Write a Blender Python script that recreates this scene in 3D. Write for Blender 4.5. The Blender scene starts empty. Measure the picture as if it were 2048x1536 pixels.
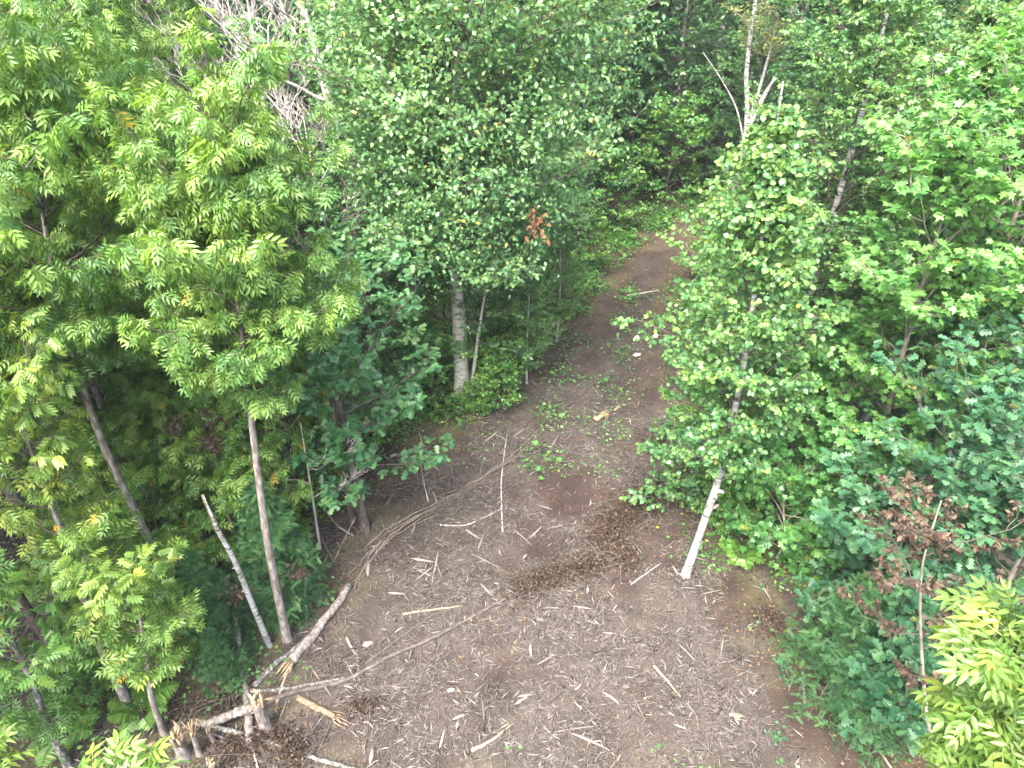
import bpy, math, random
import numpy as np
from mathutils import Matrix, Vector

# ------------------------------------------------------------------ camera, sky, sun, exposure
SC = bpy.context.scene
COL = SC.collection
CAM_H, F_PX, PITCH = 12.0, 1420.0, math.radians(33.7)
cam_data = bpy.data.cameras.new('camera')
cam = bpy.data.objects.new('camera', cam_data)
COL.objects.link(cam)
cam.location = (0, 0, CAM_H)
cam.rotation_euler = (math.pi/2 - PITCH, 0, 0)
cam_data.sensor_width = 36.0
cam_data.lens = 36.0*F_PX/2048.0
cam_data.clip_end = 600
cam_data.clip_start = 0.05
SC.camera = cam

SUN_EL, SUN_AZ = math.radians(58), math.radians(-152)      # azimuth from +Y towards +X
world = bpy.data.worlds.new('World')
SC.world = world
world.use_nodes = True
wn = world.node_tree
wn.nodes.clear()
w_out = wn.nodes.new('ShaderNodeOutputWorld')
w_bg = wn.nodes.new('ShaderNodeBackground')
w_sky = wn.nodes.new('ShaderNodeTexSky')
w_sky.sky_type = 'NISHITA'
w_sky.sun_disc = False
w_sky.sun_elevation = SUN_EL
w_sky.sun_rotation = SUN_AZ
w_sky.dust_density = 7.0
w_sky.air_density = 0.8
w_sky.ozone_density = 1.0
w_bg.inputs['Strength'].default_value = 0.15
wn.links.new(w_sky.outputs[0], w_bg.inputs[0])
wn.links.new(w_bg.outputs[0], w_out.inputs[0])

sun_data = bpy.data.lights.new('sun', 'SUN')
sun_data.energy = 1.2
sun_data.angle = math.radians(35)
sun_data.color = (1.0, 0.97, 0.93)
sun = bpy.data.objects.new('sun', sun_data)
COL.objects.link(sun)
sdir = Vector((math.sin(SUN_AZ)*math.cos(SUN_EL), math.cos(SUN_AZ)*math.cos(SUN_EL), math.sin(SUN_EL)))
sun.rotation_euler = sdir.to_track_quat('Z', 'Y').to_euler()
sun.location = sdir*60

vs = SC.view_settings
vs.view_transform = 'Standard'
vs.look = 'None'
vs.exposure = 3.05
vs.gamma = 1.0
vs.use_curve_mapping = False
SC.render.engine = 'CYCLES'
SC.cycles.max_bounces = 12
SC.cycles.diffuse_bounces = 6
SC.cycles.glossy_bounces = 2
SC.cycles.transmission_bounces = 8
SC.cycles.use_denoising = True

# ------------------------------------------------------------------ pixel of the photograph (2048 x 1536) to a point on the ground
def ray(px, py):
    u = (px-1024)/F_PX
    v = (py-768)/F_PX
    return np.array([u, math.cos(PITCH)-v*math.sin(PITCH), -math.sin(PITCH)-v*math.cos(PITCH)])
def G(px, py, z=0.0):
    d = ray(px, py)
    return np.array([0, 0, CAM_H]) + d*((z-CAM_H)/d[2])
def PY(px, py, Y):
    d = ray(px, py)
    return np.array([0, 0, CAM_H]) + d*(Y/d[1])
def project(p):
    p = np.atleast_2d(p) - np.array([0, 0, CAM_H])
    depth = p[:, 1]*math.cos(PITCH) - p[:, 2]*math.sin(PITCH)
    down = -p[:, 1]*math.sin(PITCH) - p[:, 2]*math.cos(PITCH)
    d = np.maximum(depth, 1e-3)
    return 1024+F_PX*p[:, 0]/d, 768+F_PX*down/d, depth

def gz(x, y):
    x = np.asarray(x, float); y = np.asarray(y, float)
    return (0.035*np.sin(x*0.9+1.3)*np.cos(y*0.7+0.4) + 0.022*np.sin(x*2.1+y*1.3) + 0.014*np.sin(x*4.3-y*3.1+2)
            + 0.008*np.sin(x*9.1+y*7.7)*np.sin(y*8.3-x*3.9))

# ------------------------------------------------------------------ materials
MATS = {}
def nodes_of(name):
    m = bpy.data.materials.new(name)
    m.use_nodes = True
    nt = m.node_tree
    nt.nodes.clear()
    MATS[name] = m
    return m, nt, nt.nodes, nt.links
def rgba(c): return (c[0], c[1], c[2], 1.0)
def ramp(nodes, stops):
    r = nodes.new('ShaderNodeValToRGB')
    e = r.color_ramp.elements
    while len(e) < len(stops): e.new(0.5)
    for k, (p, c) in enumerate(stops):
        e[k].position = p
        e[k].color = rgba(c)
    return r
def leaf_material(name, dark, mid, light, rough=0.42, trans=0.38, tint=(1.25, 1.25, 0.55), spec=0.5):
    dark, mid, light = [tuple(c*1.15 for c in q) for q in (dark, mid, light)]
    m, nt, N, L = nodes_of(name)
    out = N.new('ShaderNodeOutputMaterial')
    at = N.new('ShaderNodeAttribute'); at.attribute_name = 'tone'
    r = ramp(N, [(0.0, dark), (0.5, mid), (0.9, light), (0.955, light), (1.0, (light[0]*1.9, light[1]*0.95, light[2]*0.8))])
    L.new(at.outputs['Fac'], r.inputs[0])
    b = N.new('ShaderNodeBsdfPrincipled')
    b.inputs['Roughness'].default_value = rough
    b.inputs['Specular IOR Level'].default_value = spec
    L.new(r.outputs[0], b.inputs['Base Color'])
    mul = N.new('ShaderNodeMix'); mul.data_type = 'RGBA'; mul.blend_type = 'MULTIPLY'; mul.inputs[0].default_value = 1.0
    L.new(r.outputs[0], mul.inputs[6])
    mul.inputs[7].default_value = rgba(tint)
    t = N.new('ShaderNodeBsdfTranslucent')
    L.new(mul.outputs[2], t.inputs[0])
    mx = N.new('ShaderNodeMixShader'); mx.inputs[0].default_value = trans
    L.new(b.outputs[0], mx.inputs[1]); L.new(t.outputs[0], mx.inputs[2])
    L.new(mx.outputs[0], out.inputs[0])
    return m
def noise_material(name, stops, scale=(8, 8, 8), detail=6, rough=0.9, bump=0.3, bscale=None, dist=0.0, spec=0.2):
    m, nt, N, L = nodes_of(name)
    out = N.new('ShaderNodeOutputMaterial')
    tc = N.new('ShaderNodeTexCoord')
    mp = N.new('ShaderNodeMapping'); mp.inputs['Scale'].default_value = scale
    L.new(tc.outputs['Object'], mp.inputs[0])
    nz = N.new('ShaderNodeTexNoise'); nz.inputs['Scale'].default_value = 1.0; nz.inputs['Detail'].default_value = detail
    nz.inputs['Distortion'].default_value = dist
    L.new(mp.outputs[0], nz.inputs['Vector'])
    r = ramp(N, stops)
    L.new(nz.outputs['Fac'], r.inputs[0])
    b = N.new('ShaderNodeBsdfPrincipled')
    b.inputs['Roughness'].default_value = rough
    b.inputs['Specular IOR Level'].default_value = spec
    L.new(r.outputs[0], b.inputs['Base Color'])
    bp = N.new('ShaderNodeBump'); bp.inputs['Strength'].default_value = bump; bp.inputs['Distance'].default_value = 0.02
    L.new(nz.outputs['Fac'], bp.inputs['Height'])
    L.new(bp.outputs[0], b.inputs['Normal'])
    L.new(b.outputs[0], out.inputs[0])
    return m
def tone_material(name, stops, rough=0.85, spec=0.25):
    m, nt, N, L = nodes_of(name)
    out = N.new('ShaderNodeOutputMaterial')
    at = N.new('ShaderNodeAttribute'); at.attribute_name = 'tone'
    r = ramp(N, stops)
    L.new(at.outputs['Fac'], r.inputs[0])
    tc = N.new('ShaderNodeTexCoord')
    nz = N.new('ShaderNodeTexNoise'); nz.inputs['Scale'].default_value = 45; nz.inputs['Detail'].default_value = 4
    L.new(tc.outputs['Object'], nz.inputs['Vector'])
    r2 = ramp(N, [(0.3, (0.62, 0.6, 0.58)), (0.7, (1.12, 1.1, 1.08))])
    L.new(nz.outputs['Fac'], r2.inputs[0])
    mul = N.new('ShaderNodeMix'); mul.data_type = 'RGBA'; mul.blend_type = 'MULTIPLY'; mul.inputs[0].default_value = 1.0
    L.new(r.outputs[0], mul.inputs[6]); L.new(r2.outputs[0], mul.inputs[7])
    b = N.new('ShaderNodeBsdfPrincipled')
    b.inputs['Roughness'].default_value = rough
    b.inputs['Specular IOR Level'].default_value = spec
    L.new(mul.outputs[2], b.inputs['Base Color'])
    L.new(b.outputs[0], out.inputs[0])
    return m

LEAF = {
    'ash': leaf_material('ash_leaf_green', (0.048, 0.125, 0.034), (0.085, 0.185, 0.042), (0.15, 0.25, 0.048), trans=0.46),
    'ash_yellow': leaf_material('ash_leaf_yellow_green', (0.072, 0.155, 0.034), (0.135, 0.225, 0.042), (0.22, 0.28, 0.05), trans=0.46),
    'birch': leaf_material('birch_leaf_green', (0.036, 0.105, 0.04), (0.062, 0.16, 0.054), (0.125, 0.225, 0.058), rough=0.38),
    'poplar': leaf_material('poplar_leaf_green', (0.058, 0.145, 0.066), (0.105, 0.228, 0.095), (0.18, 0.3, 0.105), rough=0.36),
    'maple': leaf_material('maple_leaf_green', (0.038, 0.12, 0.036), (0.068, 0.19, 0.052), (0.12, 0.26, 0.066), trans=0.42),
    'oak': leaf_material('oak_leaf_blue_green', (0.018, 0.066, 0.032), (0.03, 0.092, 0.041), (0.055, 0.128, 0.05), rough=0.45, trans=0.3, tint=(1.0, 1.2, 0.6), spec=0.35),
    'oak_green': leaf_material('oak_leaf_fresh_green', (0.030, 0.100, 0.044), (0.052, 0.145, 0.058), (0.100, 0.205, 0.074), rough=0.42, trans=0.36, tint=(1.1, 1.2, 0.6), spec=0.4),
    'dark': leaf_material('shade_leaf_green', (0.022, 0.074, 0.028), (0.04, 0.112, 0.038), (0.072, 0.16, 0.046), trans=0.36),
    'olive': leaf_material('far_birch_leaf_olive', (0.075, 0.110, 0.036), (0.110, 0.150, 0.045), (0.165, 0.190, 0.055)),
    'needle': leaf_material('conifer_needle_green', (0.02, 0.066, 0.026), (0.036, 0.1, 0.036), (0.064, 0.145, 0.046), rough=0.55, trans=0.3, spec=0.3),
    'dead': leaf_material('dead_leaf_brown', (0.024, 0.017, 0.012), (0.056, 0.04, 0.028), (0.112, 0.084, 0.06), rough=0.8, trans=0.25, tint=(1.2, 0.9, 0.6), spec=0.2),
    'rust': leaf_material('dead_leaf_rust', (0.09, 0.04, 0.02), (0.135, 0.066, 0.034), (0.19, 0.1, 0.052), rough=0.8, trans=0.3, tint=(1.2, 0.9, 0.6), spec=0.2),
    'cover': leaf_material('ground_plant_green', (0.03, 0.1, 0.026), (0.06, 0.175, 0.036), (0.14, 0.245, 0.044), trans=0.4),
    'fern': leaf_material('fern_frond_green', (0.048, 0.125, 0.025), (0.080, 0.180, 0.032), (0.150, 0.230, 0.045), trans=0.4),
}
BARK = {
    'grey': noise_material('grey_rough_bark', [(0.3, (0.060, 0.052, 0.045)), (0.5, (0.145, 0.130, 0.115)), (0.72, (0.270, 0.255, 0.235))], (16, 16, 5), bump=0.7),
    'dark': noise_material('dark_bark', [(0.3, (0.030, 0.025, 0.022)), (0.55, (0.075, 0.064, 0.056)), (0.75, (0.150, 0.135, 0.120))], (16, 16, 5), bump=0.7),
    'silver': noise_material('silver_dead_wood', [(0.3, (0.200, 0.180, 0.165)), (0.55, (0.360, 0.335, 0.315)), (0.75, (0.480, 0.455, 0.430))], (12, 12, 4), bump=0.4),
    'smooth': noise_material('smooth_grey_bark', [(0.3, (0.130, 0.115, 0.095)), (0.55, (0.220, 0.200, 0.165)), (0.75, (0.300, 0.280, 0.240))], (7, 7, 4), bump=0.2),
    'twig': noise_material('brown_twig_bark', [(0.3, (0.040, 0.034, 0.028)), (0.6, (0.088, 0.077, 0.066)), (0.8, (0.140, 0.126, 0.110))], (10, 10, 10), bump=0.1),
    'lichen': noise_material('lichened_grey_bark', [(0.35, (0.045, 0.040, 0.036)), (0.54, (0.110, 0.106, 0.097)), (0.66, (0.250, 0.262, 0.243))], (22, 22, 9), bump=0.5),
    'fresh': noise_material('fresh_split_wood', [(0.3, (0.150, 0.105, 0.062)), (0.55, (0.280, 0.215, 0.140)), (0.75, (0.410, 0.340, 0.245))], (40, 40, 6), bump=0.4),
    'shred': noise_material('weathered_shredded_wood', [(0.3, (0.050, 0.041, 0.034)), (0.5, (0.115, 0.098, 0.080)), (0.72, (0.205, 0.180, 0.150))], (30, 30, 30), bump=0.6),
    'rotten': noise_material('rotten_brown_wood', [(0.3, (0.070, 0.045, 0.030)), (0.55, (0.170, 0.120, 0.082)), (0.75, (0.290, 0.225, 0.165))], (18, 18, 18), bump=0.6),
}
def birch_bark(name, white, dark, thr, bands=30):
    m, nt, N, L = nodes_of(name)
    out = N.new('ShaderNodeOutputMaterial')
    tc = N.new('ShaderNodeTexCoord')
    mp = N.new('ShaderNodeMapping'); mp.inputs['Scale'].default_value = (5, 5, bands)
    L.new(tc.outputs['Object'], mp.inputs[0])
    nz = N.new('ShaderNodeTexNoise'); nz.inputs['Scale'].default_value = 1; nz.inputs['Detail'].default_value = 5
    L.new(mp.outputs[0], nz.inputs['Vector'])
    r = ramp(N, [(thr-0.05, dark), (thr+0.03, tuple(c*0.72 for c in white)), (thr+0.16, white)])
    L.new(nz.outputs['Fac'], r.inputs[0])
    n2 = N.new('ShaderNodeTexNoise'); n2.inputs['Scale'].default_value = 3.5; n2.inputs['Detail'].default_value = 3
    L.new(tc.outputs['Object'], n2.inputs['Vector'])
    r2 = ramp(N, [(0.33, (0.62, 0.60, 0.56)), (0.6, (1, 1, 1))])
    L.new(n2.outputs['Fac'], r2.inputs[0])
    mul = N.new('ShaderNodeMix'); mul.data_type = 'RGBA'; mul.blend_type = 'MULTIPLY'; mul.inputs[0].default_value = 1
    L.new(r.outputs[0], mul.inputs[6]); L.new(r2.outputs[0], mul.inputs[7])
    b = N.new('ShaderNodeBsdfPrincipled'); b.inputs['Roughness'].default_value = 0.7
    b.inputs['Specular IOR Level'].default_value = 0.25
    L.new(mul.outputs[2], b.inputs['Base Color'])
    bp = N.new('ShaderNodeBump'); bp.inputs['Strength'].default_value = 0.3; bp.inputs['Distance'].default_value = 0.01
    L.new(nz.outputs['Fac'], bp.inputs['Height']); L.new(bp.outputs[0], b.inputs['Normal'])
    L.new(b.outputs[0], out.inputs[0])
    return m
BARK['birch'] = birch_bark('white_birch_bark', (0.36, 0.37, 0.36), (0.04, 0.036, 0.032), 0.42, 30)
BARK['poplar'] = birch_bark('grey_white_poplar_bark', (0.36, 0.37, 0.33), (0.06, 0.055, 0.05), 0.36, 13)
CHIP = tone_material('wood_chip_tones', [(0.0, (0.024, 0.021, 0.020)), (0.3, (0.054, 0.048, 0.045)), (0.65, (0.108, 0.099, 0.092)), (0.92, (0.190, 0.175, 0.160)), (1.0, (0.280, 0.255, 0.225))])
LITTER = tone_material('leaf_litter_tones', [(0.0, (0.040, 0.024, 0.015)), (0.5, (0.110, 0.068, 0.040)), (1.0, (0.240, 0.150, 0.080))])

def soil_material():
    m, nt, N, L = nodes_of('forest_soil')
    out = N.new('ShaderNodeOutputMaterial')
    tc = N.new('ShaderNodeTexCoord')
    a = N.new('ShaderNodeAttribute'); a.attribute_name = 'soil'
    n1 = N.new('ShaderNodeTexNoise'); n1.inputs['Scale'].default_value = 1.1; n1.inputs['Detail'].default_value = 8; n1.inputs['Roughness'].default_value = 0.65
    n2 = N.new('ShaderNodeTexNoise'); n2.inputs['Scale'].default_value = 38; n2.inputs['Detail'].default_value = 5
    n3 = N.new('ShaderNodeTexNoise'); n3.inputs['Scale'].default_value = 0.55; n3.inputs['Detail'].default_value = 6
    for n in (n1, n2, n3): L.new(tc.outputs['Object'], n.inputs['Vector'])
    r1 = ramp(N, [(0.3, (0.026, 0.022, 0.019)), (0.5, (0.050, 0.043, 0.038)), (0.7, (0.086, 0.075, 0.067))])
    L.new(n1.outputs['Fac'], r1.inputs[0])
    r2 = ramp(N, [(0.3, (0.45, 0.44, 0.43)), (0.55, (1, 1, 1)), (0.75, (1.5, 1.45, 1.4))])
    L.new(n2.outputs['Fac'], r2.inputs[0])
    mul = N.new('ShaderNodeMix'); mul.data_type = 'RGBA'; mul.blend_type = 'MULTIPLY'; mul.inputs[0].default_value = 1
    L.new(r1.outputs[0], mul.inputs[6]); L.new(r2.outputs[0], mul.inputs[7])
    # bare dark reddish earth
    rs = ramp(N, [(0.35, (0.024, 0.017, 0.015)), (0.65, (0.042, 0.031, 0.028))])
    L.new(n1.outputs['Fac'], rs.inputs[0])
    ms = N.new('ShaderNodeMix'); ms.data_type = 'RGBA'
    md = N.new('ShaderNodeMath'); md.operation = 'MULTIPLY_ADD'; md.inputs[1].default_value = 1.2; md.inputs[2].default_value = -0.6
    L.new(n3.outputs['Fac'], md.inputs[0])
    ad = N.new('ShaderNodeMath'); ad.operation = 'ADD'; ad.use_clamp = True
    L.new(a.outputs['Fac'], ad.inputs[0]); L.new(md.outputs[0], ad.inputs[1])
    L.new(ad.outputs[0], ms.inputs[0]); L.new(mul.outputs[2], ms.inputs[6]); L.new(rs.outputs[0], ms.inputs[7])
    # moss
    am = N.new('ShaderNodeAttribute'); am.attribute_name = 'moss'
    mm = N.new('ShaderNodeMix'); mm.data_type = 'RGBA'
    mm.inputs[7].default_value = (0.085, 0.085, 0.022, 1)
    rm = ramp(N, [(0.42, (0, 0, 0)), (0.6, (0.8, 0.8, 0.8))])
    L.new(n1.outputs['Fac'], rm.inputs[0])
    mq = N.new('ShaderNodeMath'); mq.operation = 'MULTIPLY'; mq.use_clamp = True
    L.new(am.outputs['Fac'], mq.inputs[0]); L.new(rm.outputs[0], mq.inputs[1])
    L.new(mq.outputs[0], mm.inputs[0]); L.new(ms.outputs[2], mm.inputs[6])
    b = N.new('ShaderNodeBsdfPrincipled'); b.inputs['Roughness'].default_value = 0.95; b.inputs['Specular IOR Level'].default_value = 0.1
    L.new(mm.outputs[2], b.inputs['Base Color'])
    bp = N.new('ShaderNodeBump'); bp.inputs['Strength'].default_value = 0.6; bp.inputs['Distance'].default_value = 0.03
    L.new(n2.outputs['Fac'], bp.inputs['Height']); L.new(bp.outputs[0], b.inputs['Normal'])
    L.new(b.outputs[0], out.inputs[0])
    return m
SOIL = soil_material()

# ------------------------------------------------------------------ mesh helpers
def mesh_from(name, V, faces_list, mat, tone=None, smooth=False):
    """V (n,3); faces_list: list of int arrays (m,k), k constant in each"""
    me = bpy.data.meshes.new(name)
    V = np.ascontiguousarray(V, dtype=np.float32)
    me.vertices.add(len(V))
    me.vertices.foreach_set('co', V.ravel())
    loops = np.concatenate([np.asarray(f, np.int32).ravel() for f in faces_list])
    tot = np.concatenate([np.full(len(f), np.asarray(f).shape[1], np.int32) for f in faces_list])
    start = np.concatenate([[0], np.cumsum(tot)[:-1]]).astype(np.int32)
    me.loops.add(len(loops))
    me.loops.foreach_set('vertex_index', loops)
    me.polygons.add(len(tot))
    me.polygons.foreach_set('loop_start', start)
    me.polygons.foreach_set('loop_total', tot)
    if smooth:
        me.polygons.foreach_set('use_smooth', np.ones(len(tot), bool))
    me.update(calc_edges=True)
    if tone is not None:
        a = me.attributes.new('tone', 'FLOAT', 'POINT')
        a.data.foreach_set('value', np.ascontiguousarray(tone, np.float32))
    me.materials.append(mat)
    return me
def link(name, me, parent=None, loc=None):
    o = bpy.data.objects.new(name, me)
    COL.objects.link(o)
    if parent is not None: o.parent = parent
    if loc is not None: o.location = loc
    return o
def tag(o, label=None, cat=None, group=None, kind=None):
    if label: o['label'] = label
    if cat: o['category'] = cat
    if group: o['group'] = group
    if kind: o['kind'] = kind
    return o
def empty(name, loc, label, cat, group=None):
    o = bpy.data.objects.new(name, None)
    o.empty_display_size = 0.2
    COL.objects.link(o)
    o.location = loc
    return tag(o, label, cat, group)
def norm(v): return v/np.maximum(np.linalg.norm(v, axis=-1, keepdims=True), 1e-9)

def tubes(P, R, sides, caps=False):
    """P (N,K,3), R (N,K) -> V, [quads]"""
    N, K, _ = P.shape
    T = np.empty_like(P)
    T[:, 1:-1] = P[:, 2:]-P[:, :-2]; T[:, 0] = P[:, 1]-P[:, 0]; T[:, -1] = P[:, -1]-P[:, -2]
    T = norm(T)
    D = norm(P[:, -1]-P[:, 0])
    ref = np.where(np.abs(D[:, 2:3]) > 0.8, np.array([[1., 0, 0]]), np.array([[0, 0, 1.]]))[:, None, :]
    U = norm(np.cross(T, np.broadcast_to(ref, T.shape)))
    W = np.cross(T, U)
    ang = np.arange(sides)*2*math.pi/sides
    V = P[:, :, None, :] + R[:, :, None, None]*(np.cos(ang)[None, None, :, None]*U[:, :, None, :]+np.sin(ang)[None, None, :, None]*W[:, :, None, :])
    idx = np.arange(N*K*sides).reshape(N, K, sides)
    a = idx[:, :-1, :]; b = idx[:, 1:, :]
    q = np.stack([a, np.roll(a, -1, 2), np.roll(b, -1, 2), b], -1).reshape(-1, 4)
    F = [q]
    if caps:
        F.append(idx[:, -1, :].reshape(-1, sides))
        F.append(idx[:, 0, ::-1].reshape(-1, sides))
    return V.reshape(-1, 3), F
def smooth_path(pts, k):
    pts = np.asarray(pts, float)
    t = np.concatenate([[0], np.cumsum(np.linalg.norm(np.diff(pts, axis=0), axis=1))]); t /= t[-1]
    s = np.linspace(0, 1, k)
    if len(pts) < 3:
        return np.stack([np.interp(s, t, pts[:, c]) for c in range(3)], 1)
    # Catmull-Rom
    out = []
    ext = np.vstack([2*pts[0]-pts[1], pts, 2*pts[-1]-pts[-2]])
    for v in s:
        i = min(np.searchsorted(t, v, 'right')-1, len(pts)-2)
        u = (v-t[i])/max(t[i+1]-t[i], 1e-9)
        p0, p1, p2, p3 = ext[i:i+4]
        out.append(0.5*((2*p1)+(-p0+p2)*u+(2*p0-5*p1+4*p2-p3)*u*u+(-p0+3*p1-3*p2+p3)*u**3))
    return np.array(out)
class Bag:
    def __init__(s): s.V, s.F, s.T, s.n = [], [], [], 0
    def add(s, V, F, tone=None):
        if len(V) == 0: return
        s.V.append(V)
        s.F += [np.asarray(f)+s.n for f in F]
        s.T.append(np.full(len(V), 0.5) if tone is None else tone)
        s.n += len(V)
    def mesh(s, name, mat, smooth=False):
        by = {}
        for f in s.F: by.setdefault(f.shape[1], []).append(f)
        return mesh_from(name, np.concatenate(s.V), [np.concatenate(v) for v in by.values()], mat, np.concatenate(s.T), smooth)

# ------------------------------------------------------------------ leaf shapes (axis +Y, normal +Z, length 1)
def half_outline(pts, curl=0.0, fold=0.12):
    """leaf from the right half's outline [(x,y)...] base and tip on the axis; two n-gons folded along the midrib"""
    n = len(pts)
    V = [(0, 0, 0), (0, 1, 0)]
    for x, y in pts: V.append((x, y, abs(x)*fold))
    for x, y in pts: V.append((-x, y, abs(x)*fold))
    V = np.array(V, float)
    V[:, 2] -= curl*V[:, 1]**2
    right = [0]+[2+k for k in range(n)]+[1]
    left = [0, 1]+[2+n+k for k in range(n-1, -1, -1)]
    return V, [np.array([right]), np.array([left])]
def tpl_oval(curl=0.15): return half_outline([(0.34, 0.22), (0.30, 0.62)], curl)
def tpl_kite(): return np.array([(0, 0, 0), (0.33, 0.40, 0.05), (0, 1, -0.08), (-0.33, 0.40, 0.05)], float), [np.array([[0, 1, 2], [0, 2, 3]])]
def tpl_round(curl=0.1): return half_outline([(0.40, 0.20), (0.42, 0.50), (0.22, 0.82)], curl)
def join(parts):
    b = Bag()
    for V, F in parts: b.add(V, F)
    by = {}
    for f in b.F: by.setdefault(f.shape[1], []).append(f)
    return np.concatenate(b.V), [np.concatenate(v) for v in by.values()]
def tpl_compound(pairs=4, w=0.15, ll=0.40, droop=0.30, fine=False):
    parts = []
    def rib(y): return -droop*y*y
    for k in range(pairs*2+1):
        if k == pairs*2: y, sx, ang = 0.70, 0, 0
        else:
            y = 0.16+0.52*(k//2)/max(pairs-1, 1)
            sx = 1 if k % 2 == 0 else -1
            ang = sx*math.radians(58-5*(k//2))
        l = ll*(0.85+0.15*math.sin(2.5*(y)))
        if fine: V, F = half_outline([(w*1.15/ll*0.42, 0.28), (w*1.15/ll*0.36, 0.62)], 0.22, 0.2)
        else:
            V = np.array([(0, 0, 0), (w/ll*0.5, 0.42, 0.04), (0, 1, -0.2), (-w/ll*0.5, 0.42, 0.04)], float)
            F = [np.array([[0, 1, 2], [0, 2, 3]])]
        V = V*l
        c, s = math.cos(ang), math.sin(ang)
        X = V[:, 0]*c+V[:, 1]*s; Y = -V[:, 0]*s+V[:, 1]*c
        Z = V[:, 2] - 0.35*np.abs(V[:, 1])*(1 if sx else 0.6)
        V = np.stack([X, Y+y, Z+rib(y)], 1)
        parts.append((V, F))
    r = 0.011
    parts.append((np.array([(-r, 0, 0), (r, 0, 0), (r, 0.72, rib(0.72)), (-r, 0.72, rib(0.72))]),
                  [np.array([[0, 1, 2, 3]])]))
    return join(parts)
def tpl_maple(curl=0.12):
    return half_outline([(0.22, -0.06), (0.48, 0.06), (0.34, 0.24), (0.60, 0.58), (0.22, 0.58)], curl, 0.10)
def tpl_oak(curl=0.12):
    return half_outline([(0.25, 0.16), (0.11, 0.32), (0.38, 0.48), (0.14, 0.54), (0.34, 0.80)], curl, 0.10)
def tpl_spray(n=6, w=0.085, ll=0.34, droop=0.18):
    """flat needled spray: many thin blades along an axis"""
    parts = []
    for k in range(n*2+1):
        y = 0.04+0.80*(k//2)/n if k < 2*n else 0.80
        sx = (1 if k % 2 else -1) if k < 2*n else 0
        ang = sx*math.radians(48)
        l = ll*(1.0-0.55*y) if sx else 0.22
        V = np.array([(-w*0.5, 0, 0), (w*0.5, 0, 0), (0, l, -0.05*l)], float)
        c, s = math.cos(ang), math.sin(ang)
        V = np.stack([V[:, 0]*c+V[:, 1]*s, -V[:, 0]*s+V[:, 1]*c+y, V[:, 2]-droop*y*y], 1)
        parts.append((V, [np.array([[0, 1, 2]])]))
    return join(parts)
TPL = {
    'kite': tpl_kite(), 'oval': tpl_oval(), 'round': tpl_round(), 'compound': tpl_compound(3, 0.16, 0.46, 0.34), 'compound_fine': tpl_compound(3, 0.17, 0.46, 0.34, True),
    'compound_flat': tpl_compound(4, 0.17, 0.38, 0.12, True), 'maple': tpl_maple(), 'oak': tpl_oak(), 'spray': tpl_spray(),
}
def place_template(tpl, pos, axis, normal, scale, tone, jit=None):
    """-> V, F, T for all leaves"""
    tv, tf = TPL[tpl] if isinstance(tpl, str) else tpl
    y = norm(axis)
    z = norm(normal - (normal*y).sum(-1, keepdims=True)*y)
    x = np.cross(y, z)
    n = len(pos)
    M = np.stack([x, y, z], 1)                              # (n,3,3) rows
    V = np.einsum('vk,nkj->nvj', tv, M)*scale[:, None, None] + pos[:, None, :]
    off = (np.arange(n)*len(tv))[:, None, None]
    F = [(f[None]+off).reshape(-1, f.shape[1]) for f in tf]
    return V.reshape(-1, 3), F, np.repeat(tone, len(tv))

# ------------------------------------------------------------------ growing trees
def spawn(rng, par, n, smin, smax, length, ang, up=0.15, curve=0.1, K=4):
    """children of each parent polyline: par (N,P,3); length (N,) base length; returns (N*n,K,3), parent index, s"""
    N, Pn, _ = par.shape
    pid = np.repeat(np.arange(N), n)
    k = np.tile(np.arange(n), N)
    s = smin+(smax-smin)*np.clip((k+rng.random(N*n))/n, 0, 1)
    t = s*(Pn-1)
    i = np.minimum(t.astype(int), Pn-2)
    f = (t-i)[:, None]
    a = par[pid, i]; b = par[pid, i+1]
    p = a*(1-f)+b*f
    T = norm(b-a)
    side = np.cross(T, np.array([0, 0, 1.]))
    side = norm(side + rng.normal(0, 0.25, side.shape))
    side *= np.where((k+rng.integers(0, 2, N)[pid]) % 2 == 0, 1, -1)[:, None]
    an = np.radians(rng.uniform(ang[0], ang[1], N*n))[:, None]
    d = np.cos(an)*T+np.sin(an)*side
    d[:, 2] += up+rng.normal(0, 0.18, N*n)
    d = norm(d)
    L = (length[pid]*(1.0-0.45*s)*rng.uniform(0.7, 1.25, N*n))[:, None]
    u = np.linspace(0, 1, K)
    P = p[:, None, :]+d[:, None, :]*L[:, None, :]*u[None, :, None]
    P[:, :, 2] += curve*L*u[None]**2
    P[:, 1:] += rng.normal(0, 0.03, (N*n, K-1, 3))*L[:, None, :]
    return P, pid, s
PROFILE = {
    'ovate': lambda u: np.sin(np.pi*np.clip(0.12+0.88*u, 0, 1)**0.85)**0.75*0.95+0.08,
    'broad': lambda u: np.clip(1.15*np.sqrt(np.clip(1-(2*u-0.85)**2*0.78, 0, 1)), 0.1, 1),
    'cone': lambda u: np.clip(1.02-0.95*u, 0.05, 1),
    'top': lambda u: np.clip(0.38+1.25*u-2.1*np.clip(u-0.52, 0, 1), 0.2, 1),
    'tear': lambda u: np.clip(0.50+1.3*u-2.0*np.clip(u-0.34, 0, 1), 0.2, 1),
    'dome': lambda u: np.clip(0.52+1.15*u-2.35*np.clip(u-0.45, 0, 1)**1.25, 0.25, 1),
    'drop': lambda u: np.clip(0.42+1.7*u, 0, 1)*np.clip(1.2-1.12*u, 0.09, 1),
}
def interp_poly(pts, z):
    return np.stack([np.interp(z, pts[:, 2], pts[:, c]) for c in range(3)], -1)

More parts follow.
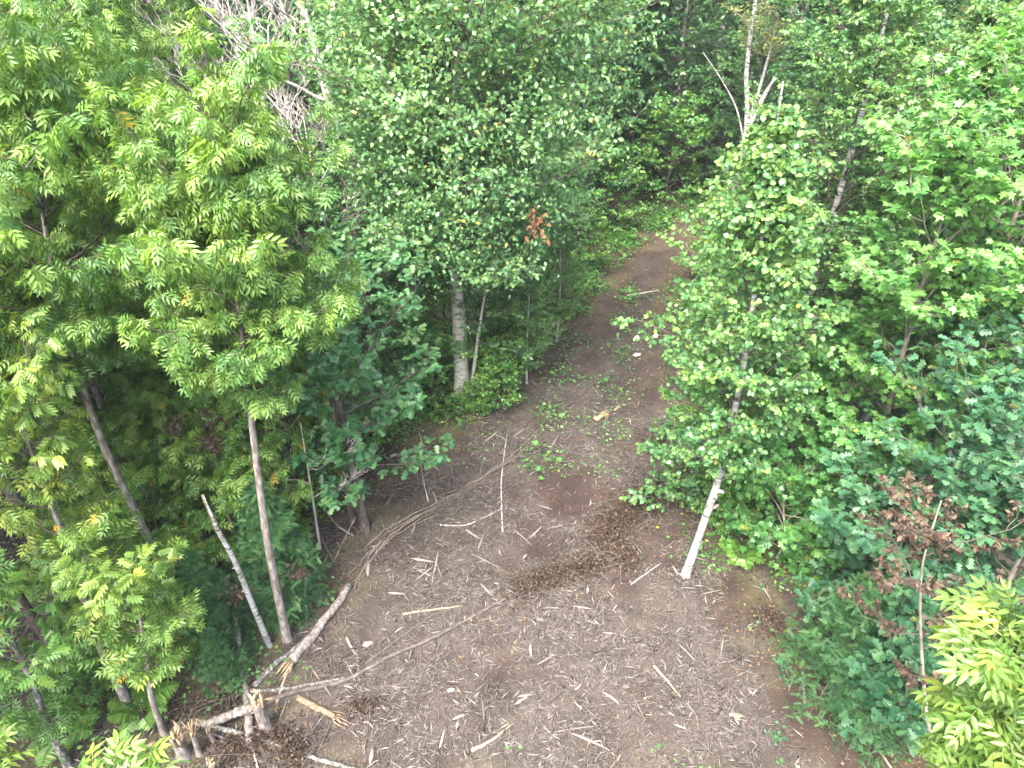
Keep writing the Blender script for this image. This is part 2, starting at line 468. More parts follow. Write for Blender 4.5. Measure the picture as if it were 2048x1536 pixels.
def grow(seed, trunk, z0, z1, R, profile='ovate', n1=26, n2=7, n3=4, el=(5, 60), curve=0.15, len2=0.5, len3=0.3, m=4, leaf=0.2, tpl='compound',
         droop=0.35, up=0.9, wob=0.5, tone=(0.5, 0.22), bias=(0, 0), c2=0.05, c3=-0.1, lit_top=0.0, fill=0, shell=0, leafjit=0.25):
    rng = np.random.default_rng(seed)
    u = (np.arange(n1)+rng.random(n1))/n1
    z = z0+(z1-z0)*u*0.98
    p = interp_poly(trunk, z)
    az = np.arange(n1)*2.39996+rng.normal(0, 0.35, n1)+seed
    L = R*PROFILE[profile](u)*rng.uniform(0.70, 1.18, n1)*(1+bias[0]*np.cos(az)+bias[1]*np.sin(az))
    e = np.radians(el[0]+(el[1]-el[0])*u+rng.normal(0, 8, n1))
    d = np.stack([np.cos(az)*np.cos(e), np.sin(az)*np.cos(e), np.sin(e)], 1)
    L = L/np.maximum(np.cos(e), 0.35)**0.6
    K = 7
    s = np.linspace(0, 1, K)
    P1 = p[:, None, :]+d[:, None, :]*(L[:, None]*s[None])[:, :, None]
    P1[:, :, 2] += curve*L[:, None]*s[None]**2
    P1[:, 1:] += np.cumsum(rng.normal(0, 0.025, (n1, K-1, 3)), 1)*L[:, None, None]
    # the leader takes part as one more limb
    top = trunk[-1]
    zt = z1-min(1.4, 0.3*(z1-z0))
    lead = interp_poly(trunk, np.linspace(zt, z1, K))[None]
    P1 = np.concatenate([P1, lead]); L1 = np.concatenate([L, [0.9*min(R, 1.4)]])
    P2, pid2, s2 = spawn(rng, P1, n2, 0.14, 1.0, L1*len2, (30, 62), 0.18, c2, 5)
    L2 = np.linalg.norm(P2[:, -1]-P2[:, 0], axis=1)
    P3, pid3, s3 = spawn(rng, P2, n3, 0.18, 1.0, np.full(len(P2), len3), (25, 60), 0.1, c3, 4)
    root = pid2[pid3]
    # leaves on the last twigs
    N3 = len(P3)
    lid = np.repeat(np.arange(N3), m)
    kk = np.tile(np.arange(m), N3)
    sl = np.clip(0.25+0.75*(kk+rng.random(N3*m))/m, 0, 1)
    t = sl*3; i = np.minimum(t.astype(int), 2); f = (t-i)[:, None]
    a, b = P3[lid, i], P3[lid, i+1]
    pos = a*(1-f)+b*f
    T = norm(b-a)
    side = norm(np.cross(T, np.array([0, 0, 1.]))+rng.normal(0, 0.3, T.shape))*np.where(kk % 2 == 0, 1, -1)[:, None]
    ax = T*0.55+side*0.85+rng.normal(0, 0.25, T.shape)
    ax[:, 2] -= droop
    ax = norm(ax)
    nr = rng.normal(0, wob, T.shape); nr[:, 2] += up
    clump = rng.normal(0, 0.16, len(P2))
    clump = clump[pid3][lid]
    if fill:
        M = len(P2)*fill
        q = np.repeat(np.arange(len(P2)), fill)
        ti = rng.uniform(0.1, 1, M)*3.999; i = ti.astype(int); f = (ti-i)[:, None]
        pos = np.concatenate([pos, P2[q, i]*(1-f)+P2[q, i+1]*f+rng.normal(0, 0.16, (M, 3))])
        a_ = rng.normal(0, 1, (M, 3)); a_[:, 2] -= droop
        n_ = rng.normal(0, wob, (M, 3)); n_[:, 2] += up
        ax = np.concatenate([ax, norm(a_)]); nr = np.concatenate([nr, n_]); clump = np.concatenate([clump, np.zeros(M)])
    if shell:
        q = 14
        us = rng.random(shell); az = rng.uniform(0, 2*math.pi, shell)
        e = np.radians(el[0]+(el[1]-el[0])*us+rng.normal(0, 8, shell))
        Ls = R*PROFILE[profile](us)*(1+bias[0]*np.cos(az)+bias[1]*np.sin(az))/np.maximum(np.cos(e), 0.35)**0.6*rng.uniform(0.55, 1.04, shell)
        cs = interp_poly(trunk, z0+(z1-z0)*us*0.98)+Ls[:, None]*np.stack([np.cos(az)*np.cos(e), np.sin(az)*np.cos(e), np.sin(e)+curve*0.5], 1)
        M = shell*q
        pos = np.concatenate([pos, np.repeat(cs, q, 0)+rng.normal(0, 1, (M, 3))*np.array([0.20, 0.20, 0.13])])
        a_ = rng.normal(0, 1, (M, 3)); a_[:, 2] -= droop
        n_ = rng.normal(0, wob, (M, 3)); n_[:, 2] += up
        ax = np.concatenate([ax, norm(a_)]); nr = np.concatenate([nr, n_]); clump = np.concatenate([clump, np.repeat(rng.normal(0, 0.12, shell), q)])
    sc = leaf*rng.uniform(1-leafjit, 1+leafjit, len(pos))
    tn = np.clip(rng.normal(tone[0], tone[1], len(pos))+clump+lit_top*np.clip((pos[:, 2]-z0)/(z1-z0), 0, 1), 0, 0.95)  # leaf tone rises with height: light on the treetops painted into the colour
    tn[rng.random(len(tn)) < 0.008] = 1.0
    return dict(P1=P1[:-1], L1=L, P2=P2, pid2=pid2, P3=P3, root=root, pos=pos, ax=ax, nr=nr, sc=sc, tone=tn, tpl=tpl, lead=len(P1)-1)

LEAF_MESH = {}
def leaf_variants(species, tpl):
    key = (species, tpl)
    if key not in LEAF_MESH:
        out = []
        for k, tone in enumerate((0.2, 0.42, 0.6, 0.85)):
            V, F = TPL[tpl]
            V = V.copy(); V[:, 2] -= (0.10*k-0.1)*V[:, 1]**2; V[:, 0] *= 0.9+0.07*k
            out.append(mesh_from('leaf', V, F, LEAF[species], np.full(len(V), tone)))
        LEAF_MESH[key] = out
    return LEAF_MESH[key]

def make_tree(name, label, cat, base, trunk, r0, bark, species, g, group=None, n_leaf=0, fine=None, limbs=True, twig='twig', rtop=0.012, branch_r=0.28, sides=10, seedl=0, branch_bark=None):
    """base (x,y); trunk: list of (dx,dy,z) offsets; g: grow() arguments"""
    bx, by = base
    bz = float(gz(bx, by))-0.06
    root = empty(name, (bx, by, bz), label, cat, group)
    tr = smooth_path(trunk, 18)
    zt = tr[:, 2]/tr[-1, 2]
    rr = r0*(1-zt)**0.8*(1-rtop/r0)+rtop
    rr[0] *= 1.28; rr[1] *= 1.06
    V, F = tubes(tr[None], rr[None], sides)
    link('trunk', mesh_from('trunk', V, F, BARK[bark], smooth=True), root)
    t = grow(trunk=tr, **g)
    n1 = len(t['P1'])
    rb = np.interp(t['P1'][:, 0, 2], tr[:, 2], rr)*branch_r+0.006
    rb = np.minimum(rb, 0.018*t['L1']+0.006)
    bb = BARK[branch_bark or twig]
    s7 = np.linspace(1, 0.25, 7)
    L2 = np.linalg.norm(t['P2'][:, -1]-t['P2'][:, 0], axis=1)
    r2 = np.clip(0.008*L2+0.0025, 0.003, 0.012)
    def limb_bag(sel1, sel2, sel3):
        bag = Bag()
        if len(sel1):
            bag.add(*tubes(t['P1'][sel1], rb[sel1][:, None]*s7[None], 5))
        if len(sel2):
            bag.add(*tubes(t['P2'][sel2][:, ::2], r2[sel2][:, None]*np.linspace(1, 0.4, 3)[None], 3))
        if len(sel3):
            bag.add(*tubes(t['P3'][sel3][:, ::3], np.full((len(sel3), 2), 0.0028)*np.array([[1, 0.6]]), 3))
        return bag
    if limbs:
        for k in range(n1):
            bag = limb_bag(np.array([k]), np.where(t['pid2'] == k)[0], np.where(t['root'] == k)[0])
            link('branch', bag.mesh('branch', bb, True), root)
        bag = limb_bag(np.array([], int), np.where(t['pid2'] == t['lead'])[0], np.where(t['root'] == t['lead'])[0])
        if bag.n: tag(link('twigs', bag.mesh('twigs', bb), root), kind='stuff')
    else:
        bag = limb_bag(np.arange(n1), np.arange(len(t['P2'])), np.arange(0))
        tag(link('branches', bag.mesh('branches', bb), root), kind='stuff')
    keep = np.ones(len(t['pos']), bool)
    if n_leaf:
        wpos = t['pos']+np.array([bx, by, bz])
        px, py, dep = project(wpos)
        rng = np.random.default_rng(seedl+7)
        dist = np.linalg.norm(wpos-np.array([0, 0, CAM_H]), axis=1)
        sc = dist+rng.uniform(0, 0.35, len(dist))
        sc[(px < 5) | (px > 2043) | (py < 5) | (py > 1531) | (dep < 0.3)] += 1000
        pick = np.argsort(sc)[:n_leaf]
        pick = pick[sc[pick] < 900]
        keep[pick] = False
        var = leaf_variants(species, fine or t['tpl'])
        y = norm(t['ax'][pick]); nr = t['nr'][pick]
        z = norm(nr-(nr*y).sum(-1, keepdims=True)*y)
        x = np.cross(y, z)
        vi = np.clip((t['tone'][pick]*4).astype(int), 0, 3)
        for j, q in enumerate(pick):
            o = bpy.data.objects.new('leaf', var[vi[j]])
            COL.objects.link(o)
            o.parent = root
            s = t['sc'][q]
            m = Matrix(((x[j, 0]*s, y[j, 0]*s, z[j, 0]*s, t['pos'][q, 0]), (x[j, 1]*s, y[j, 1]*s, z[j, 1]*s, t['pos'][q, 1]),
                        (x[j, 2]*s, y[j, 2]*s, z[j, 2]*s, t['pos'][q, 2]), (0, 0, 0, 1)))
            o.matrix_basis = m
    V, F, T = place_template(t['tpl'], t['pos'][keep], t['ax'][keep], t['nr'][keep], t['sc'][keep], t['tone'][keep])
    tag(link('crown', mesh_from('crown', V, F, LEAF[species], T), root), kind='stuff')
    return root
def copy_tree(root, loc, rz, scale, label, group=None):
    c = root.copy(); COL.objects.link(c)
    c.location = loc; c.rotation_euler = (0, 0, rz); c.scale = (scale, scale, scale)
    c['label'] = label
    if group: c['group'] = group
    elif 'group' in c: del c['group']
    for ch in root.children:
        d = ch.copy(); COL.objects.link(d); d.parent = c
    return c

#@@STRUCTURE
# ------------------------------------------------------------------ the clearing's outline and the ground
CLEAR_PX = [(1160, 620), (1030, 690), (985, 800), (880, 880), (770, 900), (690, 1020), (640, 1180), (560, 1330), (440, 1470), (380, 1640), (1960, 1640), (1800, 1480), (1600, 1330), (1550, 1200), (1500, 1120),
            (1390, 1000), (1400, 880), (1370, 780), (1345, 600), (1390, 520), (1400, 445), (1340, 450), (1250, 505)]
CLEAR = np.array([G(x, y)[:2] for x, y in CLEAR_PX])
def inside(x, y, poly=CLEAR):
    x = np.asarray(x, float); y = np.asarray(y, float)
    r = np.zeros(x.shape, bool)
    j = len(poly)-1
    for i in range(len(poly)):
        xi, yi = poly[i]; xj, yj = poly[j]
        c = ((yi > y) != (yj > y)) & (x < (xj-xi)*(y-yi)/(yj-yi+1e-12)+xi)
        r ^= c
        j = i
    return r
def edge_dist(x, y, poly=CLEAR):
    d = np.full(np.shape(x), 1e9)
    for i in range(len(poly)):
        a, b = poly[i-1], poly[i]
        ab = b-a
        t = np.clip(((x-a[0])*ab[0]+(y-a[1])*ab[1])/(ab@ab), 0, 1)
        d = np.minimum(d, np.hypot(x-a[0]-t*ab[0], y-a[1]-t*ab[1]))
    return np.where(inside(x, y, poly), d, -d)
SOIL_SPOTS = [(1140, 985, 0.85, 1.0), (1090, 1085, 0.55, 0.8), (1480, 1200, 0.55, 1.0), (1640, 1440, 0.75, 1.0), (1320, 1090, 0.6, 0.8), (1290, 760, 1.0, 0.55), (1230, 620, 1.8, 0.5), (1290, 900, 0.7, 0.4),
              (1330, 510, 3.0, 0.7), (1250, 1140, 0.45, 0.7), (1720, 1520, 0.6, 1.0), (870, 1400, 0.35, 0.5), (1030, 1330, 0.3, 0.5)]
def soil_field(x, y):
    s = np.zeros(np.shape(x))
    wob = 0.25*np.sin(x*5.1+y*2.3)+0.2*np.sin(y*6.7-x*3.1)
    for px, py, r, a in SOIL_SPOTS:
        c = G(px, py)
        d = np.hypot(x-c[0], y-c[1])/r+wob
        s = np.maximum(s, a*np.clip(1.75-d, 0, 1))
    return s
rng = np.random.default_rng(5)
gx = np.concatenate([np.linspace(-160, -20, 12)[:-1], np.arange(-20, 20, 0.22), np.linspace(20, 160, 12)])
gy = np.concatenate([np.linspace(-60, 2, 10)[:-1], np.arange(2, 36, 0.22), np.linspace(36, 220, 16)])
X, Y = np.meshgrid(gx, gy)
near = (np.abs(X) < 20) & (Y > 2) & (Y < 36)
Z = gz(X, Y)+np.where(near, rng.normal(0, 0.006, X.shape), 0)
Vg = np.stack([X.ravel(), Y.ravel(), Z.ravel()], 1)
nx, ny = len(gx), len(gy)
ii = np.arange(nx*ny).reshape(ny, nx)
Fg = np.stack([ii[:-1, :-1], ii[:-1, 1:], ii[1:, 1:], ii[1:, :-1]], -1).reshape(-1, 4)
me = mesh_from('ground', Vg, [Fg], SOIL, smooth=True)
a = me.attributes.new('soil', 'FLOAT', 'POINT'); a.data.foreach_set('value', soil_field(X, Y).ravel().astype(np.float32))
ed = edge_dist(X, Y)
moss = np.clip(0.5-ed*0.35, 0.0, 1.0)*np.clip(1.0-np.abs(ed)/6, 0.2, 1)+np.exp(-((X+4)**2+(Y-12.5)**2)/4)*0.6
a = me.attributes.new('moss', 'FLOAT', 'POINT'); a.data.foreach_set('value', np.clip(moss, 0, 1).ravel().astype(np.float32))
tag(link('ground', me), kind='structure')

def scatter(rng, n, x0, x1, y0, y1, dens):
    out = []
    tot = 0
    while tot < n:
        x = rng.uniform(x0, x1, n); y = rng.uniform(y0, y1, n)
        k = rng.random(n) < dens(x, y)
        out.append(np.stack([x[k], y[k]], 1)); tot += k.sum()
        if len(out) > 60: break
    return np.concatenate(out)[:n]
def chip_density(x, y):
    e = edge_dist(x, y)
    base = np.clip(0.25+e*0.7, 0, 1)
    far = np.clip((20-y)/5.5, 0.16, 1)
    left = 0.50*((x < -2.5) & (x > -15) & (y < 17))
    lump = np.clip(0.55+0.45*np.sin(x*1.7+y*0.9+1)*np.sin(y*1.3-x*0.6)+0.3*np.sin(x*4.7-y*2.9)*np.sin(y*5.3+x*3.1), 0.12, 1)
    d = np.maximum(np.where(e > -0.6, base*far, 0), left)*lump
    return np.clip(d*(1-0.93*soil_field(x, y)), 0, 1)
# fine wood chips: a low ridge of six corners each
def chips(rng, n, lmin, lmax, aspect, dens, area, tone, name, mat, lift=0.012, flat=False):
    p = scatter(rng, n, *area, dens)
    n = len(p)
    l = lmin*(lmax/lmin)**rng.random(n)**1.4
    w = np.clip(l*aspect*rng.uniform(0.6, 1.5, n), 0.004, 0.03)
    az = rng.uniform(0, 2*math.pi, n)
    tilt = rng.normal(0, 0.16, n)
    t = np.stack([np.cos(az)*np.cos(tilt), np.sin(az)*np.cos(tilt), np.sin(tilt)], 1)
    s = np.stack([-np.sin(az), np.cos(az), np.zeros(n)], 1)
    c = np.stack([p[:, 0], p[:, 1], gz(p[:, 0], p[:, 1])+lift*rng.random(n)+0.5*l*np.abs(np.sin(tilt))+0.002], 1)
    bend = s*(rng.normal(0, 0.06, n)*l)[:, None]
    h = np.stack([np.zeros(n), np.zeros(n), w*0.6], 1)
    e = 0.5*l[:, None]*t
    V = np.stack([c-e-s*w[:, None]*0.5, c-e+s*w[:, None]*0.5, c+h+bend, c+e-s*w[:, None]*0.35, c+e+s*w[:, None]*0.35, c-s*w[:, None]*0.6+bend, c+s*w[:, None]*0.6+bend], 1).reshape(-1, 3)
    nv = 7
    F0 = np.array([[0, 5, 2], [0, 2, 1], [1, 2, 6], [5, 3, 2], [3, 4, 2], [4, 6, 2]])
    if flat:
        V = np.stack([c-e, c-s*w[:, None]*0.5+bend-e*0.25, c+e, c+h*0.7+s*w[:, None]*0.5+bend+e*0.25], 1).reshape(-1, 3)
        nv = 4
        F0 = np.array([[0, 3, 2], [0, 2, 1]])
    F = (F0[None]+(np.arange(n)*nv)[:, None, None]).reshape(-1, 3)
    T = np.clip(rng.normal(tone[0], tone[1], n), 0, 1)
    me = mesh_from(name, V, [F], mat, np.repeat(T, nv))
    return tag(link(name, me), kind='stuff')
AREA = (-15, 11, 5.2, 30)
chips(np.random.default_rng(11), 130000, 0.018, 0.12, 0.062, chip_density, AREA, (0.52, 0.26), 'wood_chips', CHIP, 0.012, True)
chips(np.random.default_rng(13), 22000, 0.04, 0.17, 0.06, chip_density, AREA, (0.46, 0.22), 'wood_slivers', CHIP, 0.02)
chips(np.random.default_rng(12), 52000, 0.08, 0.30, 0.030, chip_density, AREA, (0.58, 0.22), 'wood_fibres', CHIP, 0.03, True)
def litter_density(x, y):
    e = edge_dist(x, y)
    return np.clip(np.where(e > 0.8, 0.10, 0.75)*np.clip(1.2-np.abs(e)/14, 0.1, 1)*(0.5+0.5*np.sin(x*1.1-y*1.9)), 0, 1)
def flat_leaves(rng, n, dens, area, size, tone, name, mat, tpl='kite', zmax=0.03, wob=0.35, up=1.0, droop=0.0):
    p = scatter(rng, n, *area, dens)
    n = len(p)
    az = rng.uniform(0, 2*math.pi, n)
    ax = np.stack([np.cos(az), np.sin(az), rng.normal(-droop, 0.2, n)], 1)
    nr = rng.normal(0, wob, (n, 3)); nr[:, 2] += up
    z = gz(p[:, 0], p[:, 1])+0.008+zmax*rng.random(n)**1.5
    pos = np.stack([p[:, 0], p[:, 1], z], 1)
    V, F, T = place_template(tpl, pos, ax, nr, size*rng.uniform(0.6, 1.4, n), np.clip(rng.normal(tone[0], tone[1], n), 0, 1))
    return tag(link(name, mesh_from(name, V, F, mat, T)), kind='stuff')
flat_leaves(np.random.default_rng(21), 26000, litter_density, (-16, 14, 5.2, 32), 0.06, (0.5, 0.25), 'leaf_litter', LITTER)
def cover_density(x, y):
    e = edge_dist(x, y)
    edge = np.exp(-((e+0.75)/0.85)**2)+0.010*np.clip(1.8-e, 0, 1)*(e > 0)*(y > 9)+0.9*np.exp(-((x-4.6)**2+(y-11.2)**2)/0.5)+0.5*((e > -2.5) & (e < 0.35) & (y > 15.5) & (y < 33) & (x < 1.2+(y-16)*0.42))
    path = 0.42*((e > 0) & (y > 13.6) & (y < 25))*np.clip(np.sin(x*2.3+y*1.1)*np.sin(y*1.7-x)+0.35, 0.03, 1)*np.clip(1.2-np.abs(x-1.2-(y-15)*0.35)/2.2, 0.1, 1)
    wood = np.where(e < -0.3, 0.45, 0)
    lump = np.clip(0.55+0.6*np.sin(x*1.3+y*1.7)*np.sin(y*1.1-x*0.8+2), 0.05, 1)
    left_lo = np.where((x < -3) & (y < 12), 0.4, 1.0)
    bare = np.where((np.abs(x+3.3) < 1.7) & (np.abs(y-12.6) < 1.5), 0.15, 1.0)
    return np.clip((edge*0.8+wood)*lump*left_lo*bare+np.maximum(path, 0), 0, 1)
flat_leaves(np.random.default_rng(22), 62000, cover_density, (-16, 14, 5.2, 36), 0.085, (0.42, 0.24), 'ground_cover', LEAF['cover'], 'kite', 0.35, 0.45, 0.9, 0.15)
flat_leaves(np.random.default_rng(23), 7500, lambda x, y: np.clip(cover_density(x, y)-0.25, 0, 1), (-16, 14, 5.2, 34), 0.13, (0.4, 0.24), 'undergrowth', LEAF['cover'], 'maple', 0.55, 0.45, 0.9, 0.15)

flat_leaves(np.random.default_rng(24), 22000, lambda x, y: np.clip(0.35*(edge_dist(x, y) > 0)*(0.4+0.6*np.sin(x*2.7+y*1.9)*np.sin(y*3.1-x*1.3)), 0, 1), (-6, 9, 5.2, 30), 0.026, (0.35, 0.28), 'bark_crumbs', LITTER, 'kite', 0.02, 0.6)
#@@TREES
# ------------------------------------------------------------------ ash trees along the near end of the wood
ASH = dict(profile='top', el=(12, 62), curve=0.05, len2=0.48, len3=0.30, tpl='compound', droop=0.85, up=0.7, wob=0.45, c2=0.02, c3=-0.15)
LEFT = 'slender ash trees left of the clearing'
make_tree('ash_tree', 'slender ash tree whose trunk foots beside the white broken snag, bright round crown on top', 'ash tree', (-4.44, 8.87),
          [(0, 0, 0), (0.10, 0.02, 2.5), (0.32, 0.05, 5), (0.62, 0.05, 7.6), (0.80, 0.02, 9.4)], 0.085, 'grey', 'ash',
          dict(seed=3, z0=6.0, z1=9.3, R=1.75, n1=32, n2=9, n3=5, m=5, leaf=0.20, tone=(0.5, 0.2), lit_top=0.25, **{**ASH, 'profile': 'tear'}), LEFT, n_leaf=220, fine='compound_fine')
make_tree('ash_tree', 'tall ash tree with the long leaning grey trunk left of the white snag', 'ash tree', (-6.77, 9.35),
          [(0, 0, 0), (0.02, 0, 2.5), (-0.12, 0.05, 5), (0.25, 0, 8), (0.70, -0.1, 9.8)], 0.09, 'grey', 'ash',
          dict(seed=8, z0=6.0, z1=9.8, R=1.9, n1=32, n2=9, n3=5, m=5, leaf=0.20, tone=(0.48, 0.2), lit_top=0.2, **ASH), LEFT, n_leaf=160, fine='compound_fine')
make_tree('ash_tree', 'broad ash crown filling the upper left edge with pale hanging leaves', 'ash tree', (-9.4, 9.9),
          [(0, 0, 0), (0.1, 0, 4), (0.4, 0, 8), (0.8, 0, 10.4)], 0.13, 'grey', 'ash',
          dict(seed=13, z0=4.8, z1=10.4, R=2.2, n1=36, n2=9, n3=4, m=5, leaf=0.21, tone=(0.5, 0.2), lit_top=0.2, **ASH), LEFT, n_leaf=80, fine='compound_fine')
make_tree('ash_tree', 'young ash with yellowing leaves low at the left edge', 'ash tree', (-6.87, 7.39),
          [(0, 0, 0), (0.05, 0, 2), (0.2, 0.1, 4), (0.45, 0.1, 6.9)], 0.085, 'grey', 'ash_yellow',
          dict(seed=21, z0=3.6, z1=6.6, R=1.2, n1=15, n2=6, n3=4, m=4, leaf=0.19, tone=(0.42, 0.24), **ASH), LEFT, n_leaf=180, fine='compound_flat')
make_tree('ash_tree', 'thin ash with dark trunk foot at the far left edge', 'ash tree', (-8.72, 8.45),
          [(0, 0, 0), (-0.1, 0, 3), (0.1, 0, 6), (0.3, 0, 8.2)], 0.09, 'dark', 'ash',
          dict(seed=25, z0=4.6, z1=8.2, R=1.3, n1=14, n2=6, n3=4, m=4, leaf=0.20, tone=(0.38, 0.2), **ASH), LEFT, n_leaf=60, fine='compound_fine')
make_tree('ash_tree', 'small ash sapling with flat yellow-green leaf sprays above the fallen logs', 'ash tree', (-6.1, 6.95),
          [(0, 0, 0), (0.1, 0, 1.2), (0.3, 0.1, 2.4), (0.55, 0.1, 3.9)], 0.06, 'grey', 'ash_yellow',
          dict(seed=29, z0=1.9, z1=3.9, R=1.0, n1=12, n2=5, n3=3, m=4, leaf=0.21, tone=(0.25, 0.2), **{**ASH, 'droop': 0.15}), LEFT, n_leaf=160, fine='compound_flat')
make_tree('ash_tree', 'low ash sapling with green sprays in the bottom left corner', 'ash tree', (-7.5, 6.4),
          [(0, 0, 0), (0.1, 0, 1.2), (0.2, 0.1, 2.6), (0.3, 0.1, 4.4)], 0.07, 'lichen', 'ash',
          dict(seed=31, z0=1.4, z1=4.0, R=1.1, n1=9, n2=5, n3=3, m=4, leaf=0.21, tone=(0.3, 0.2), **{**ASH, 'droop': 0.2}), LEFT, n_leaf=120, fine='compound_flat')
SECOND = [(-5.9, 11.4, 0.60, 'thin ash pole behind the leaning grey trunk, sparse crown'), (-8.3, 11.6, 0.75, 'slim ash deep between the two tall left trunks'),
          (-5.4, 13.2, 0.58, 'ash in the second row behind the round bright crown'), (-7.6, 13.8, 0.75, 'second row ash with a bright crown near the bare twigs')]
NEAR = 'near treetops at the lower picture corners'
make_tree('ash_tree', 'bright sunlit yellow-green ash treetop close up in the lower right corner', 'ash tree', (4.15, 2.95),
          [(0, 0, 0), (0.05, 0, 3), (-0.05, 0, 6), (-0.2, 0.05, 8.4)], 0.075, 'smooth', 'ash_yellow',
          dict(seed=51, z0=5.6, z1=8.35, R=0.75, n1=22, n2=6, n3=3, m=4, leaf=0.22, tone=(0.32, 0.22), **{**ASH, 'droop': 0.3, 'profile': 'ovate'}), NEAR, n_leaf=300, fine='compound_fine')
make_tree('ash_tree', 'tip of a sunlit ash sapling poking up at the bottom edge near the stumps', 'ash tree', (-2.72, 2.5),
          [(0, 0, 0), (0, 0, 3), (0.02, 0, 6), (0, 0, 7.0)], 0.045, 'smooth', 'ash_yellow',
          dict(seed=55, z0=6.75, z1=7.0, R=0.16, n1=5, n2=3, n3=2, m=3, leaf=0.19, tone=(0.4, 0.2), **{**ASH, 'droop': 0.1}), NEAR, n_leaf=120, fine='compound_fine')
make_tree('ash_tree', 'near ash leaves cut off by the left edge low in the corner', 'ash tree', (-4.3, 2.9),
          [(0, 0, 0), (0, 0, 3), (0.02, 0, 6), (0, 0, 6.8)], 0.045, 'smooth', 'ash_yellow',
          dict(seed=58, z0=6.3, z1=6.8, R=0.24, n1=5, n2=3, n3=2, m=3, leaf=0.2, tone=(0.3, 0.2), **{**ASH, 'droop': 0.2}), NEAR, n_leaf=60, fine='compound_fine')

# ------------------------------------------------------------------ oaks
OAK = dict(profile='broad', el=(0, 55), curve=0.12, len2=0.5, len3=0.3, tpl='oak', droop=0.15, up=1.0, wob=0.4)
OKL, OKR = 'young oaks beside the big pale trunk', 'blue-green oaks on the right edge'
make_tree('oak_tree', 'dark-trunked oak at the clearing edge with a bare forked dark top', 'oak tree', (-3.39, 11.79),
          [(0, 0, 0), (0.0, 0, 1.5), (-0.12, 0.05, 3.2), (-0.3, 0.1, 5.2), (-0.25, 0.1, 7.0)], 0.105, 'dark', 'oak_green',
          dict(seed=61, z0=1.6, z1=5.6, R=1.6, n1=22, n2=6, n3=4, m=5, leaf=0.17, tone=(0.5, 0.22), bias=(0.1, 0.25), **OAK), OKL, n_leaf=150, twig='dark')
make_tree('oak_tree', 'leafy young oak behind the dark trunk, left of the big pale trunk', 'oak tree', (-3.5, 15.8),
          [(0, 0, 0), (0, 0, 1.5), (-0.1, 0.05, 3), (-0.2, 0.1, 5.6)], 0.08, 'grey', 'oak_green',
          dict(seed=64, z0=1.4, z1=5.2, R=1.4, n1=22, n2=7, n3=4, m=6, leaf=0.16, tone=(0.6, 0.22), **OAK), OKL, n_leaf=60, limbs=False)
for k, (bx, by, h, R, nl, lab) in enumerate([(7.8, 9.4, 5.2, 1.8, 240, 'largest blue-green oak, mid height on the right edge'), (6.75, 8.8, 3.4, 1.35, 240, 'low oak bough spreading above the dark spruce'),
                                             (9.3, 11.8, 6.2, 1.8, 120, 'oak at the right edge below the maple trunks'), (6.5, 7.0, 2.5, 0.8, 160, 'small oak clump under the dead brown sapling'),
                                             (8.4, 8.0, 4.3, 1.4, 100, 'oak foliage behind the bright near ash crown')]):
    make_tree('oak_tree', lab, 'oak tree', (bx, by), [(0, 0, 0), (0.03, 0, h*0.3), (-0.08, 0.05, h*0.6), (-0.15, 0.1, h)], 0.03+0.012*h, 'smooth', 'oak',
              dict(seed=70+k, z0=h*0.22, z1=h, R=R, n1=int(14+h*2), n2=6, n3=4, m=5, leaf=0.17, tone=(0.5, 0.24), **OAK), OKR, n_leaf=nl)

# ------------------------------------------------------------------ the big pale poplar in the middle and the slim stem beside it
make_tree('poplar_tree', 'biggest tree, broad crown on one thick pale banded trunk at the path mouth', 'poplar tree', (-1.46, 17.2),
          [(0, 0, 0), (0.0, 0, 2.5), (-0.02, 0, 5), (0.15, 0, 8), (0.45, 0, 12.4)], 0.225, 'poplar', 'poplar',
          dict(seed=81, z0=4.5, z1=12.2, R=3.7, profile='dome', n1=115, n2=13, n3=6, m=9, el=(8, 64), curve=0.1, len2=0.42, len3=0.55, leaf=0.108, tpl='kite', droop=0.3, up=0.7, wob=0.85, c2=0.12, fill=10, shell=3200,
               tone=(0.45, 0.22), bias=(0.22, -0.2), lit_top=0.22), None, n_leaf=0, twig='twig', branch_r=0.20, branch_bark='grey', sides=14)
make_tree('birch_tree', 'slim pale stem growing close against the thick trunk of the biggest tree', 'birch tree', (-1.18, 17.0),
          [(0, 0, 0), (0.1, 0, 1.2), (0.3, 0, 2.6), (0.6, 0.1, 4.4)], 0.07, 'poplar', 'birch',
          dict(seed=83, z0=1.7, z1=4.4, R=1.4, n1=16, n2=6, n3=4, m=6, el=(5, 50), leaf=0.085, tpl='kite', droop=0.3, up=0.8, wob=0.5, tone=(0.45, 0.2)), None, limbs=False)

